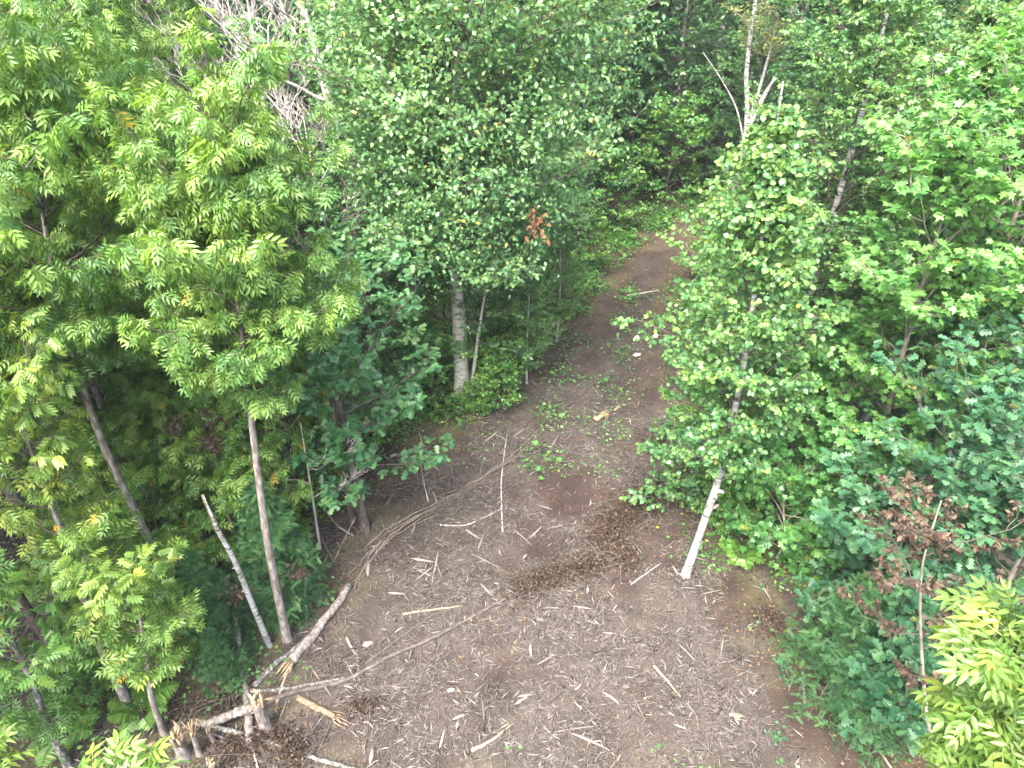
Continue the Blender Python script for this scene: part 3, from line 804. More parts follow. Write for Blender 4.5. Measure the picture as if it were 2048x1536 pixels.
# ------------------------------------------------------------------ birches on the other side of the path
BIR = dict(profile='drop', el=(18, 62), curve=-0.05, len2=0.5, len3=0.30, tpl='round', droop=0.45, up=0.55, wob=0.6, c2=-0.08, c3=-0.2)
BIRCH = 'white birches right of the path'
b1 = make_tree('birch_tree', 'white birch with bare lower trunk standing alone at the right of the clearing', 'birch tree', (3.76, 10.52),
          [(0, 0, 0), (0.16, 0, 1.6), (0.32, 0.05, 3.2), (0.28, 0.02, 6), (0.10, 0, 8.4), (0.0, 0, 10.1)], 0.088, 'birch', 'birch',
          dict(shell=60, seed=91, z0=3.15, z1=9.5, R=1.85, n1=58, n2=9, n3=5, m=7, leaf=0.084, fill=2, bias=(-0.05, 0.3), tone=(0.45, 0.22), lit_top=0.32, **BIR), BIRCH, n_leaf=300, twig='twig')
b2 = make_tree('birch_tree', 'birch with white stem showing through dense leaves behind the lone birch', 'birch tree', (7.45, 16.0),
          [(0, 0, 0), (0, 0, 4), (0.1, 0, 8), (0.05, 0, 12.6)], 0.12, 'birch', 'birch',
          dict(seed=94, z0=3.6, z1=12.4, R=2.6, n1=60, n2=10, n3=6, m=8, leaf=0.092, fill=3, tone=(0.45, 0.22), lit_top=0.3, **{**BIR, 'tpl': 'kite'}), BIRCH, limbs=False)
copy_tree(b2, (11.2, 16.2, -0.06), 2.0, 1.02, 'yellow-green birch crown along the top right edge', BIRCH)
copy_tree(b2, (12.4, 13.4, -0.06), 4.1, 0.98, 'birch crown in the top right corner nearest the camera', BIRCH)
make_tree('birch_tree', 'low birch bush with round leaves beside the lone birch trunk', 'birch tree', (3.75, 12.6),
          [(0, 0, 0), (0, 0, 0.6), (0.05, 0, 1.3), (0.05, 0, 2.3)], 0.03, 'twig', 'birch',
          dict(seed=101, z0=0.15, z1=2.3, R=0.85, n1=16, n2=6, n3=4, m=5, leaf=0.095, tone=(0.45, 0.22), **{**BIR, 'profile': 'broad'}), BIRCH, n_leaf=80)

# ------------------------------------------------------------------ maples
MAP = dict(profile='broad', el=(8, 58), curve=0.1, len2=0.5, len3=0.32, tpl='maple', droop=0.3, up=1.0, wob=0.35)
MAPLE = 'light green maples on the right'
for k, (bx, by, h, z0, R, r0, n1, nl, tn, lab) in enumerate([
        (7.6, 11.6, 8.6, 3.2, 1.75, 0.085, 40, 220, 0.72, 'light green maple with layered sunlit crown beside the lone birch'),
        (9.5, 12.6, 9.6, 3.8, 2.0, 0.11, 40, 140, 0.72, 'maple with grey trunk rising at the right edge above the oaks'),
        (6.3, 12.3, 4.2, 0.9, 1.45, 0.05, 22, 200, 0.5, 'medium maple sapling with drooping bright tips behind the birch trunk'),
        (5.9, 11.0, 2.3, 0.3, 1.25, 0.035, 20, 160, 0.3, 'low dark green maple bush right of the birch foot'),
        (6.9, 10.7, 3.2, 0.5, 1.1, 0.04, 18, 100, 0.4, 'maple bush between the birch trunk and the blue-green oaks')]):
    make_tree('maple_tree', lab, 'maple tree', (bx, by), [(0, 0, 0), (0.05, 0, h*0.3), (-0.12, 0.05, h*0.6), (-0.3, 0.05, h)], r0, 'smooth', 'maple',
              dict(seed=110+k, z0=z0, z1=h, R=R, n1=n1, n2=8, n3=5, m=6, leaf=0.122, fill=3, tone=(tn, 0.2), lit_top=0.1, **MAP), MAPLE, n_leaf=nl, twig='smooth')

# ------------------------------------------------------------------ conifers near the clearing
def conifer(name, label, cat, base, h, R, seed, n1=46, dens=1.0, group=None, leaf=0.22, species='needle', bark='twig', z0=0.12):
    return make_tree(name, label, cat, base, [(0, 0, 0), (0.02, 0, h*0.5), (0, 0, h)], 0.02+0.012*h, bark, species,
                     dict(seed=seed, z0=z0, z1=h, R=R, profile='cone', n1=n1, n2=int(9*dens), n3=3, m=3, el=(-4, 40), curve=-0.04, len2=0.42, len3=0.2, leaf=leaf, tpl='spray', droop=0.15, up=1.0, wob=0.4,
                          tone=(0.45, 0.22), c2=-0.05, c3=-0.1), group, limbs=False)
CON = 'small dark conifers at the clearing edge'
sp1 = conifer('spruce_tree', 'dark feathery spruce on the right clearing edge under the oak bough', 'spruce', (6.05, 8.0), 2.7, 1.15, 121, 56, 1.2, CON, 0.16)
copy_tree(sp1, (6.15, 6.95, -0.06), 2.1, 0.62, 'low spruce skirt reaching over the red earth at lower right', CON)
ce1 = conifer('cedar_tree', 'bushy cedar beside the ash trunk at the left clearing edge', 'cedar', (-4.75, 9.75), 3.2, 1.0, 125, 56, 1.2, CON, 0.18)
copy_tree(ce1, (-5.75, 8.75, -0.06), 1.9, 0.78, 'low dark cedar behind the white snag', CON)
copy_tree(ce1, (-5.3, 7.9, -0.06), 4.0, 0.48, 'cedar shrub at the foot of the white snag', CON)
#@@BACK
# ------------------------------------------------------------------ the wood behind: a few kinds, copied
WOOD = 'trees of the wood behind'
K_MAPLE = make_tree('maple_tree', 'x', 'maple tree', (0, 0), [(0, 0, 0), (0.1, 0, 4), (0, 0.1, 8), (0.1, 0, 12)], 0.14, 'grey', 'dark',
                    dict(seed=201, z0=1.2, z1=12, R=2.6, n1=50, n2=9, n3=5, m=10, leaf=0.17, tone=(0.55, 0.22), lit_top=0.15, **{**MAP, 'tpl': 'kite'}), WOOD, limbs=False)
K_ASH = make_tree('ash_tree', 'x', 'ash tree', (0, 0), [(0, 0, 0), (0.1, 0, 4), (0, 0.1, 8), (0.1, 0, 12.5)], 0.13, 'grey', 'ash',
                  dict(seed=205, z0=2.5, z1=12.5, R=2.3, n1=46, n2=8, n3=5, m=4, leaf=0.27, tone=(0.55, 0.2), lit_top=0.2, **ASH), WOOD, limbs=False)
K_HEM = conifer('hemlock_tree', 'x', 'hemlock', (0, 0), 12.0, 2.3, 209, 90, 1.2, WOOD, 0.42, bark='dark', z0=0.6)
K_BIRCH = make_tree('birch_tree', 'x', 'birch tree', (0, 0), [(0, 0, 0), (0.1, 0, 4), (0, 0.1, 8), (0.1, 0, 13)], 0.12, 'birch', 'olive',
                    dict(seed=213, z0=3.5, z1=13, R=2.2, n1=44, n2=8, n3=5, m=8, leaf=0.10, tone=(0.5, 0.22), **{**BIR, 'tpl': 'kite'}), WOOD, limbs=False)
K_BIRCH2 = make_tree('birch_tree', 'x', 'birch tree', (0, 0), [(0, 0, 0), (0.1, 0, 4), (0, 0.1, 8), (0.05, 0, 11.5)], 0.10, 'birch', 'birch',
                     dict(seed=215, z0=1.8, z1=11.5, R=2.3, n1=56, n2=9, n3=6, m=8, leaf=0.095, tone=(0.5, 0.22), lit_top=0.2, fill=3, **{**BIR, 'tpl': 'kite'}), WOOD, limbs=False)
K_BUSH = make_tree('leafy_bush', 'x', 'bush', (0, 0), [(0, 0, 0), (0.05, 0, 0.6), (0.0, 0.05, 1.2), (0.05, 0, 2.2)], 0.03, 'twig', 'cover',
                   dict(seed=217, z0=0.1, z1=2.2, R=1.1, n1=22, n2=6, n3=4, m=6, leaf=0.10, tone=(0.5, 0.24), **{**MAP, 'tpl': 'kite'}), WOOD, limbs=False)
K_SAP = make_tree('ash_sapling', 'x', 'ash sapling', (0, 0), [(0, 0, 0), (0.05, 0, 1), (0.0, 0.05, 2), (0.1, 0, 3.2)], 0.03, 'grey', 'fern',
                  dict(seed=219, z0=0.7, z1=3.2, R=0.95, n1=14, n2=5, n3=3, m=4, leaf=0.21, tone=(0.55, 0.24), **{**ASH, 'droop': 0.3}), WOOD, limbs=False)
first = set()
def wood(kind, x, y, sc, lab, group=WOOD):
    rz = (x*1.7+y*2.3) % 6.28
    z = float(gz(x, y))-0.06
    if kind not in first:
        first.add(kind)
        kind.location = (x, y, z); kind.rotation_euler = (0, 0, rz); kind.scale = (sc, sc, sc); kind['label'] = lab; kind['group'] = group
        return kind
    return copy_tree(kind, (x, y, z), rz, sc, lab, group)
for kd, x, y, sc, lab in [
        (K_ASH, -8.7, 15.8, 0.88, 'bright ash crown just left of the bare grey branches'),
        (K_ASH, -10.6, 14.2, 1.0, 'bright ash crown in the top left corner'),
        (K_ASH, -13.6, 18.5, 1.05, 'ash crown beyond the corner ash at the top left edge'),
        (K_ASH, -9.6, 21.5, 0.98, 'yellowish ash seen through the bare twigs at the top'),
        (K_BIRCH2, 9.0, 14.6, 0.88, 'birch crown between the two light green maples'),
        (K_BIRCH2, 6.0, 14.4, 0.62, 'low birch right behind the lone birch, dense pale leaves'),
        (K_BIRCH2, 11.5, 18.8, 0.98, 'birch crown in the second row of the right wall of leaves'),
        (K_BIRCH2, 9.2, 19.0, 0.95, 'tall birch crown behind the one with the showing white stem'),
        (K_MAPLE, -11.5, 25, 1.0, 'green tree at the top edge behind the yellowish ash'),
        (K_MAPLE, -3.9, 24.5, 0.95, 'dark green tree right behind the bare grey trunk'),
        (K_MAPLE, -8.0, 27, 1.0, 'green tree behind the bare grey branches at the top'),
        (K_HEM, -5.6, 28.5, 1.0, 'dark hemlock at the top behind the thick bare trunk'),
        (K_MAPLE, -4.6, 19.2, 0.58, 'low green tree filling the gap left of the biggest crown'),
        (K_MAPLE, -5.6, 16.6, 0.56, 'low dark tree below the bare branches'),
        (K_BIRCH2, -3.4, 17.2, 0.45, 'small light green tree left of the thick pale trunk'),
        (K_HEM, -0.2, 23.2, 0.55, 'dark hemlock beside the path behind the biggest tree'),
        (K_HEM, 1.6, 27.4, 0.62, 'dark hemlock at the left mouth of the shaded path'),
        (K_MAPLE, 2.4, 30.5, 0.95, 'tree behind the path-side hemlocks left of the opening'),
        (K_BIRCH, 3.2, 32.0, 1.05, 'far birch with white stems above the right shoulder of the biggest crown'),
        (K_HEM, 6.0, 36.5, 1.0, 'dark hemlock closing the end of the path'),
        (K_MAPLE, 8.2, 37.5, 1.0, 'dark green tree over the end of the path'),
        (K_HEM, 10.6, 36.0, 0.8, 'dark hemlock right of the path end'),
        (K_MAPLE, 10.6, 33.0, 0.62, 'shaded tree below the forked far birch'),
        (K_MAPLE, 11.8, 29.0, 0.85, 'green tree right of the forked far birch'),
        (K_MAPLE, 9.6, 21.5, 0.95, 'green tree behind the birch with the white stem'),
        (K_BIRCH, 13.2, 22.0, 1.0, 'far olive birch at the top right edge'),
        (K_MAPLE, 15.6, 18.5, 1.0, 'green tree at the right edge behind the corner birch'),
        (K_MAPLE, 12.6, 26.0, 1.0, 'tree of the far row right of the path'),
        (K_ASH, 16.5, 25.0, 1.0, 'pale ash of the far row at the top right'),
        (K_MAPLE, 13.8, 12.2, 0.75, 'green tree behind the oaks at the right edge'),
        (K_HEM, 0.2, 33.5, 1.0, 'far hemlock at the top edge behind the biggest crown'),
        (K_MAPLE, -1.6, 29.5, 1.0, 'far green tree at the top edge left of the biggest crown tip'),
        (K_MAPLE, 4.6, 41.0, 1.08, 'farthest tree over the path, left one'),
        (K_HEM, 8.6, 43.5, 1.1, 'farthest hemlock over the path'),
        (K_MAPLE, 12.6, 41.0, 1.08, 'farthest tree over the path, right one'),
        (K_MAPLE, -14.5, 30.5, 1.05, 'farthest tree at the top left'),
        (K_MAPLE, 16.8, 33.5, 1.08, 'farthest tree at the top right'),
        (K_HEM, 14.8, 37.5, 1.05, 'farthest hemlock at the top right'),
        (K_ASH, -17.5, 24.0, 1.05, 'farthest ash at the left edge'),
        (K_MAPLE, -3.4, 36.0, 1.08, 'farthest tree behind the bare trunk, right one'),
        (K_MAPLE, -9.0, 34.0, 1.08, 'farthest tree behind the bare trunk, left one'),
        (K_MAPLE, 1.6, 44.0, 1.12, 'deepest tree of the wood left of the path line'),
        (K_ASH, 20.0, 28.0, 1.08, 'deepest ash of the wood at the right edge')]:
    wood(kd, x, y, sc, lab)
for k, (kd, x, y, sc) in enumerate([(K_HEM, -16, 44, 1.1), (K_MAPLE, -12.5, 46, 1.1), (K_HEM, -8, 47, 1.1), (K_MAPLE, -4.5, 49, 1.15), (K_HEM, -0.5, 51, 1.15), (K_MAPLE, 4.5, 52, 1.15), (K_HEM, 9.5, 53, 1.15), (K_MAPLE, 14, 51, 1.15), (K_HEM, 18.5, 46, 1.1),
                                    (K_MAPLE, 22, 42, 1.1), (K_HEM, -20, 38, 1.1), (K_MAPLE, -19, 32, 1.1), (K_HEM, 21.5, 35, 1.1), (K_MAPLE, -24, 46, 1.15), (K_MAPLE, 27, 48, 1.15), (K_HEM, 5.5, 47, 1.1), (K_HEM, 11.5, 47, 1.1), (K_MAPLE, -15, 54, 1.2), (K_MAPLE, 19, 56, 1.2)]):
    wood(kd, x, y, sc, 'dark hemlock of the last row closing the wood' if kd is K_HEM else 'broadleaf tree of the last row closing the wood', 'last row of the wood')
SHADE = 'ash trees standing left of the picture'
for k, (x, y, sc) in enumerate([(-12.5, 8.5, 1.0), (-11.0, 5.2, 1.0), (-12.6, 11.6, 1.0), (-14.8, 6.0, 1.08), (-15.5, 10.0, 1.08), (-10.4, 2.4, 0.95), (-15.0, 14.5, 1.05)]):
    wood(K_ASH, x, y, sc, 'green ash tree of the wood left of the clearing', SHADE)
BUSH = 'leafy bushes under the trees'
for x, y, sc, lab in [(-0.2, 18.8, 1.2, 'leafy bush right of the thick pale trunk'), (0.2, 20.4, 1.2, 'leafy bush on the path edge behind the thick trunk'), (1.1, 23.0, 1.1, 'leafy bush on the left path edge, middle one'),
                      (2.6, 26.2, 1.2, 'leafy bush on the left path edge near its end'), (-2.3, 17.2, 0.9, 'bush left of the thick pale trunk foot'), (-0.9, 16.6, 0.45, 'low bush at the foot of the thick pale trunk'),
                      (-0.4, 16.7, 0.7, 'bush behind the slim pale stem'), (-4.2, 14.6, 1.1, 'bush behind the dark oak trunk'), (-5.4, 15.2, 1.2, 'bush in the shade left of the dark oak'),
                      (-2.0, 19.0, 1.5, 'tall bush behind the thick pale trunk'), (7.9, 24.8, 1.3, 'bush on the right path edge, farther one'), (6.9, 20.4, 1.3, 'bush on the right path edge, nearer one'),
                      (6.2, 17.0, 1.3, 'bush behind the lone birch crown'), (5.4, 14.6, 1.2, 'bush right of the low birch bush'), (4.9, 12.0, 0.7, 'low bush right of the birch foot'),
                      (9.6, 28.2, 1.4, 'bush at the dark path end, right side'), (4.4, 30.4, 1.4, 'bush at the dark path end, left side'), (-6.4, 10.6, 0.8, 'bush between the two tall ash trunks'),
                      (-8.0, 10.2, 0.9, 'bush left of the leaning grey trunk'), (-7.8, 7.4, 0.6, 'bush at the left edge under the yellowing ash'), (8.2, 7.2, 0.9, 'bush under the oaks near the dead sapling'),
                      (7.6, 34.0, 1.8, 'bush closing the path at its end'), (-6.0, 12.3, 0.9, 'bush deep between the left trunks'), (-9.6, 12.4, 1.2, 'bush deep in the left wood, at the picture edge'), (-7.6, 12.6, 1.0, 'bush deep in the left wood behind the leaning trunk'),
                      (-8.6, 15.6, 1.3, 'bush deep in the left wood, farthest one'), (-6.8, 15.0, 1.2, 'bush below the second row ash'), (-10.8, 16.8, 1.3, 'bush at the left picture edge, far'), (-4.9, 12.3, 0.7, 'bush behind the ash trunk by the snag')]:
    wood(K_BUSH, x, y, sc, lab, BUSH)

# ------------------------------------------------------------------ bare dead trees
def dead_tree(label, base, trunk, r0, limbs, seed, name='dead_tree', bark='silver', group=None, n2=6, n3=4, l2=0.5, l3=0.55, cat='dead tree'):
    """limbs: list of (start height, azimuth deg, elevation deg, length)"""
    rng = np.random.default_rng(seed)
    bx, by = base
    root = empty(name, (bx, by, float(gz(bx, by))-0.05), label, cat, group)
    tr = smooth_path(trunk, 22)
    rr = r0*(1-tr[:, 2]/tr[-1, 2]*0.82)
    rr[0] *= 1.3
    V, F = tubes(tr[None], rr[None], 10)
    link('trunk', mesh_from('trunk', V, F, BARK[bark], smooth=True), root)
    for z, az, el, L in limbs:
        p = interp_poly(tr, np.array([z]))
        a, e = math.radians(az), math.radians(el)
        d = np.array([math.cos(a)*math.cos(e), math.sin(a)*math.cos(e), math.sin(e)])
        u = np.linspace(0, 1, 9)
        P1 = p[:, None, :]+d*(L*u)[None, :, None]
        P1[:, :, 2] += 0.28*L*u**2
        P1[:, 1:] += np.cumsum(rng.normal(0, 0.028*L, (1, 8, 3)), 1)
        P2, pid, _ = spawn(rng, P1, n2, 0.2, 1.0, np.array([L*l2]), (28, 60), 0.2, 0.18, 6)
        P3, _, _ = spawn(rng, P2, n3, 0.15, 1.0, np.full(len(P2), L*l2*l3), (25, 55), 0.2, 0.2, 5)
        P4, _, _ = spawn(rng, P3, 3, 0.2, 1.0, np.full(len(P3), 0.28), (25, 55), 0.2, 0.2, 3)
        r1 = min(float(np.interp(z, tr[:, 2], rr))*0.5, 0.022*L+0.01)
        bag = Bag()
        bag.add(*tubes(P1, (r1*np.linspace(1, 0.3, 9))[None], 7))
        bag.add(*tubes(P2, np.full((len(P2), 1), r1*0.42)*np.linspace(1, 0.35, 6)[None], 5))
        bag.add(*tubes(P3, np.full((len(P3), 1), max(r1*0.22, 0.007))*np.linspace(1, 0.5, 5)[None], 4))
        bag.add(*tubes(P4, np.full((len(P4), 1), 0.0055)*np.linspace(1, 0.6, 3)[None], 3))
        link('limb', bag.mesh('limb', BARK[bark], True), root)
    return root
dead_tree('thick bare dead tree with a twisting grey trunk at the top edge', (-5.1, 20.0), [(0, 0, 0), (0.1, 0, 3), (0.35, 0, 6), (0.1, 0, 8.5), (-0.25, 0, 11), (-0.3, 0, 13)], 0.21,
          [(5.6, 200, 15, 2.6), (6.0, 330, 15, 2.0), (6.3, 150, 20, 3.0), (7.2, 20, 25, 2.2), (7.8, 195, 30, 3.0), (8.6, 140, 40, 2.6), (8.8, 5, 25, 2.8), (9.6, 220, 35, 2.4), (10.0, 40, 45, 2.2), (10.8, 170, 50, 2.0), (6.9, 260, 15, 1.8)], 301)
dead_tree('slimmer bare dead tree with many fine pale twigs left of the thick one', (-6.6, 19.2), [(0, 0, 0), (0, 0, 3), (0.1, 0, 6), (0.25, 0, 9), (0.3, 0, 11)], 0.13,
          [(6.2, 170, 35, 2.6), (6.6, 30, 40, 2.4), (7.1, 120, 45, 2.6), (7.5, 220, 42, 2.6), (8.0, 350, 42, 2.6), (8.3, 80, 50, 2.4), (8.8, 180, 52, 2.2), (9.3, 290, 55, 2.0), (9.8, 40, 60, 1.6), (10.3, 200, 62, 1.4)], 305, n2=7, n3=5)
dead_tree('leafless grey sapling with wide thin boughs in front of the bare dead trees', (-4.6, 17.0), [(0, 0, 0), (0.05, 0, 3), (-0.15, 0, 6), (-0.2, 0, 8.2)], 0.07,
          [(5.4, 10, 20, 1.6), (5.8, 190, 25, 1.8), (6.4, 60, 35, 1.5), (6.8, 150, 40, 1.5), (7.3, 330, 45, 1.2)], 309, n2=5, n3=3)
# forked far birch: four white stems with bare lower boughs
def forked_birch():
    bx, by = 9.3, 29.2
    root = empty('birch_tree', (bx, by, -0.05), 'far birch whose white trunk forks into several stems', 'birch tree')
    stems = [[(0, 0, 0), (0.0, 0, 2.5), (0.05, 0, 5.0), (-0.35, 0, 7.0), (-0.45, 0, 9.5), (-0.5, 0, 12.5)], [(0.04, 0, 4.7), (0.35, 0.1, 6.6), (0.55, 0.1, 9), (0.7, 0.1, 12.3)],
             [(0.05, 0, 4.5), (0.55, -0.1, 6.2), (1.2, -0.1, 8.0), (1.7, -0.1, 11.2)], [(0.0, 0, 4.4), (-0.5, 0, 5.6), (-1.3, 0, 6.7), (-2.1, 0, 7.6)], [(0.05, 0, 4.9), (0.7, 0.2, 6.4), (1.7, 0.2, 7.6), (2.4, 0.2, 8.4)]]
    for k, st in enumerate(stems):
        p = smooth_path(st, 14)
        V, F = tubes(p[None], ((0.15 if k == 0 else 0.075 if k < 3 else 0.045)*np.linspace(1, 0.3, 14))[None], 8)
        link('trunk' if k == 0 else 'stem', mesh_from('stem', V, F, BARK['birch'], smooth=True), root)
    bag = Bag(); tw = Bag()
    for k in range(3):
        t = grow(320+k, smooth_path(stems[k], 14), 7.0 if k else 7.6, stems[k][-1][2], 1.5, 'ovate', n1=22, n2=7, n3=4, m=6, leaf=0.085, tpl='kite', el=(25, 65), droop=0.4, up=0.7, wob=0.6, tone=(0.55, 0.22))
        bag.add(*place_template('kite', t['pos'], t['ax'], t['nr'], t['sc'], t['tone']))
        tw.add(*tubes(t['P1'], np.full((len(t['P1']), 1), 0.014)*np.linspace(1, 0.4, 7)[None], 4))
        tw.add(*tubes(t['P2'], np.full((len(t['P2']), 1), 0.006)*np.linspace(1, 0.4, 5)[None], 3))
    tag(link('crown', bag.mesh('crown', LEAF['olive']), root), kind='stuff')
    tag(link('twigs', tw.mesh('twigs', BARK['smooth']), root), kind='stuff')
forked_birch()
# bare dark fork on the oak's head and dead lower boughs on the ash
dead_tree('dark bare forked stem rising above the dark-trunked oak', (-3.75, 12.1), [(0, 0, 0), (0, 0, 3), (0.1, 0, 5.5), (0.35, 0, 6.8), (0.5, 0, 8.0)], 0.06, [(5.6, 20, 60, 1.5), (6.4, 160, 50, 0.9)], 313, bark='dark', n2=3, n3=2, name='bare_snag', cat='dead stem')
dead_tree('bare grey twiggy branchlets low between the ash trunk and the dark oak', (-4.35, 11.3), [(0, 0, 0), (0.05, 0, 1), (0.1, 0, 2.2), (0.15, 0, 3.6)], 0.035,
          [(1.6, 10, 10, 1.2), (2.0, 200, 20, 1.0), (2.4, 350, 20, 1.3), (2.9, 150, 30, 0.9)], 317, bark='silver', n2=4, n3=3, name='dead_sapling', cat='dead sapling')
# dead sapling with withered brown leaves
def brown_sapling():
    bx, by = 7.15, 6.15
    root = empty('dead_sapling', (bx, by, -0.03), 'dead sapling hung with curled brown leaves in front of the oaks', 'dead sapling')
    tr = smooth_path([(0, 0, 0), (-0.75, 0, 1.6), (-1.45, 0.05, 3.5), (-1.95, 0.05, 5.1), (-2.05, 0.1, 6.2)], 20)
    V, F = tubes(tr[None], np.linspace(0.04, 0.010, 20)[None], 8)
    link('trunk', mesh_from('trunk', V, F, BARK['smooth'], smooth=True), root)
    g = grow(331, tr, 3.0, 6.1, 1.0, 'broad', n1=9, n2=5, n3=4, m=12, leaf=0.06, tpl='oval', el=(10, 50), droop=0.5, up=0.3, wob=1.0, tone=(0.55, 0.25), len3=0.26)
    for k in range(9):
        b = Bag()
        b.add(*tubes(g['P1'][k:k+1], (0.012*np.linspace(1, 0.4, 7))[None], 5))
        s2 = np.where(g['pid2'] == k)[0]
        b.add(*tubes(g['P2'][s2], np.full((len(s2), 1), 0.006)*np.linspace(1, 0.5, 5)[None], 4))
        link('branch', b.mesh('branch', BARK['twig'], True), root)
    V, F, T = place_template(tpl_oval(0.6), g['pos'], g['ax'], g['nr'], g['sc'], g['tone'])
    tag(link('withered_leaves', mesh_from('withered_leaves', V, F, LEAF['dead'], T), root), kind='stuff')
brown_sapling()
def leaf_bunch(name, label, cat, c, r, n, species, seed, size=0.09, group=None, squash=1.0, tpl=None, on_ground=False, twigs=14):
    """a hanging or lying bunch of dead leaves on bare twigs"""
    rg = np.random.default_rng(seed)
    root = empty(name, tuple(c), label, cat, group)
    d = norm(rg.normal(0, 1, (twigs, 3)))
    d[:, 2] *= squash
    if on_ground: d[:, 2] = np.abs(d[:, 2])*0.35+0.05
    K = 4
    P = (d*r*rg.uniform(0.7, 1.15, (twigs, 1)))[:, None, :]*np.linspace(0, 1, K)[None, :, None]
    P[:, 1:] += rg.normal(0, 0.06*r, (twigs, K-1, 3))
    b = Bag(); b.add(*tubes(P, np.full((twigs, 1), 0.006)*np.linspace(1, 0.5, K)[None], 3))
    link('twigs', b.mesh('twigs', BARK['twig']), root)
    k = rg.integers(0, twigs, n); s = rg.uniform(0.25, 1.05, n)
    pos = P[k, -1]*s[:, None]+rg.normal(0, 0.10*r, (n, 3))
    if on_ground: pos[:, 2] = np.abs(pos[:, 2])
    ax = rg.normal(0, 1, (n, 3)); ax[:, 2] -= 0.4
    V, F, T = place_template(tpl or tpl_oval(0.6), pos, norm(ax), rg.normal(0, 1, (n, 3)), size*rg.uniform(0.6, 1.3, n), np.clip(rg.normal(0.5, 0.25, n), 0, 0.93))
    tag(link('withered_leaves', mesh_from('withered_leaves', V, F, LEAF[species], T), root), kind='stuff')
    return root
leaf_bunch('dead_leaf_cluster', 'rust-red cluster of dead leaves hanging in the biggest crown', 'dead leaves', PY(1070, 448, 13.4), 0.26, 60, 'rust', 341, 0.095, squash=1.6)
DL = 'brown dead leaf clusters in the left undergrowth'
for k, (px, py, Y, r, lab) in enumerate([(372, 700, 11.3, 0.4, 'brown dead leaf cluster beside the ash trunk, highest of the left ones'), (358, 770, 11.0, 0.32, 'brown dead leaf cluster just below the highest one'),
                                         (450, 700, 11.5, 0.3, 'brown dead leaf cluster right behind the ash trunk'), (500, 775, 11.2, 0.32, 'tawny leaf cluster right of the ash trunk'), (440, 830, 10.6, 0.32, 'brown dead leaf cluster over the dark gap'),
                                         (350, 860, 10.2, 0.3, 'brown dead leaf cluster left of the dark gap'), (420, 880, 10.2, 0.25, 'small brown dead leaf cluster under the dark gap'), (540, 860, 11.3, 0.4, 'tawny dead leaf cluster near the bare twigs'),
                                         (575, 910, 11.4, 0.4, 'lowest tawny dead leaf cluster near the bare twigs'), (595, 1155, 9.3, 0.25, 'small brown leaf cluster on the cedar'), (475, 1180, 8.9, 0.3, 'brown dead leaf cluster behind the white snag'),
                                         (420, 1360, 7.7, 0.3, 'brown dead leaf cluster above the crossing logs'), (145, 760, 10.5, 0.3, 'brown dead leaf cluster by the leaning grey trunk')]):
    leaf_bunch('dead_leaf_cluster', lab, 'dead leaves', PY(px, py, Y), r, 80, 'dead', 350+k, 0.085, DL, 1.2)

# ------------------------------------------------------------------ ferns on the left floor
def fern(seed):
    rg = np.random.default_rng(seed)
    root = empty('fern', (0, 0, 0), 'x', 'fern', 'ferns on the forest floor')
    for k in range(8):
        az = k*0.785+rg.normal(0, 0.2); L = rg.uniform(0.5, 0.8)
        n = 22
        u = np.linspace(0.12, 1, n)
        h = 0.55*L*np.sin(u*2.1)
        c = np.stack([np.cos(az)*u*L*0.85, np.sin(az)*u*L*0.85, h], 1)
        d = np.array([math.cos(az), math.sin(az), 0]); sd = np.array([-d[1], d[0], 0])
        pos = np.repeat(c, 2, 0); FT = half_outline([(0.12, 0.2), (0.10, 0.6)], 0.2)
        sg = np.tile([1, -1], n)[:, None]
        ax = norm(sg*sd+0.25*d+np.array([0, 0, -0.15])+rg.normal(0, 0.08, (2*n, 3)))
        nr = np.tile([[0, 0, 1.0]], (2*n, 1))+0.2*d+rg.normal(0, 0.1, (2*n, 3))
        sc = np.repeat(0.20*L/0.65*np.sin(np.clip(u*2.9, 0, 3.05)), 2)+0.012
        V, F, T = place_template(FT, pos, ax, nr, sc, np.clip(rg.normal(0.45, 0.2, 2*n), 0, 0.95))
        V2, F2 = tubes(c[None, ::3], np.full((1, len(c[::3])), 0.005), 3)
        b = Bag(); b.add(V, F, T); b.add(V2, F2)
        link('frond', b.mesh('frond', LEAF['fern']), root)
    return root
FERN = [fern(401), fern(402)]
spots = [(240, 1015, 'tall fern left of the white snag top'), (330, 1080, 'fern beside the thin dark stem, upper one'), (290, 985, 'pale fern below the leaning grey trunk'), (215, 1130, 'fern between the yellow-green sprays'),
         (90, 1180, 'fern at the left edge by the dark trunk foot'), (150, 1260, 'fern below the yellowing ash'), (300, 1180, 'fern right of the leaning grey trunk foot'), (390, 1120, 'fern against the white snag'),
         (430, 1000, 'fern between the two tall ash trunks'), (350, 930, 'fern under the brown leaf clusters'), (60, 1330, 'fern low at the left edge'), (180, 1390, 'fern near the bottom left corner, upper one'),
         (130, 1480, 'fern near the bottom left corner, lowest one'), (250, 1340, 'fern beside the lower grey trunk'), (330, 1330, 'fern above the crossing logs'), (290, 1440, 'fern behind the splintered stump'),
         (410, 1240, 'fern at the foot of the low dark cedar'), (170, 940, 'fern deep in the left wood, upper one'), (100, 1050, 'fern deep in the left wood, lower one'), (1440, 1050, 'yellowish fern right of the white birch stem'),
         (1480, 1120, 'fern under the low dark maple bush'), (1960, 1420, 'fern in the lower right corner')]
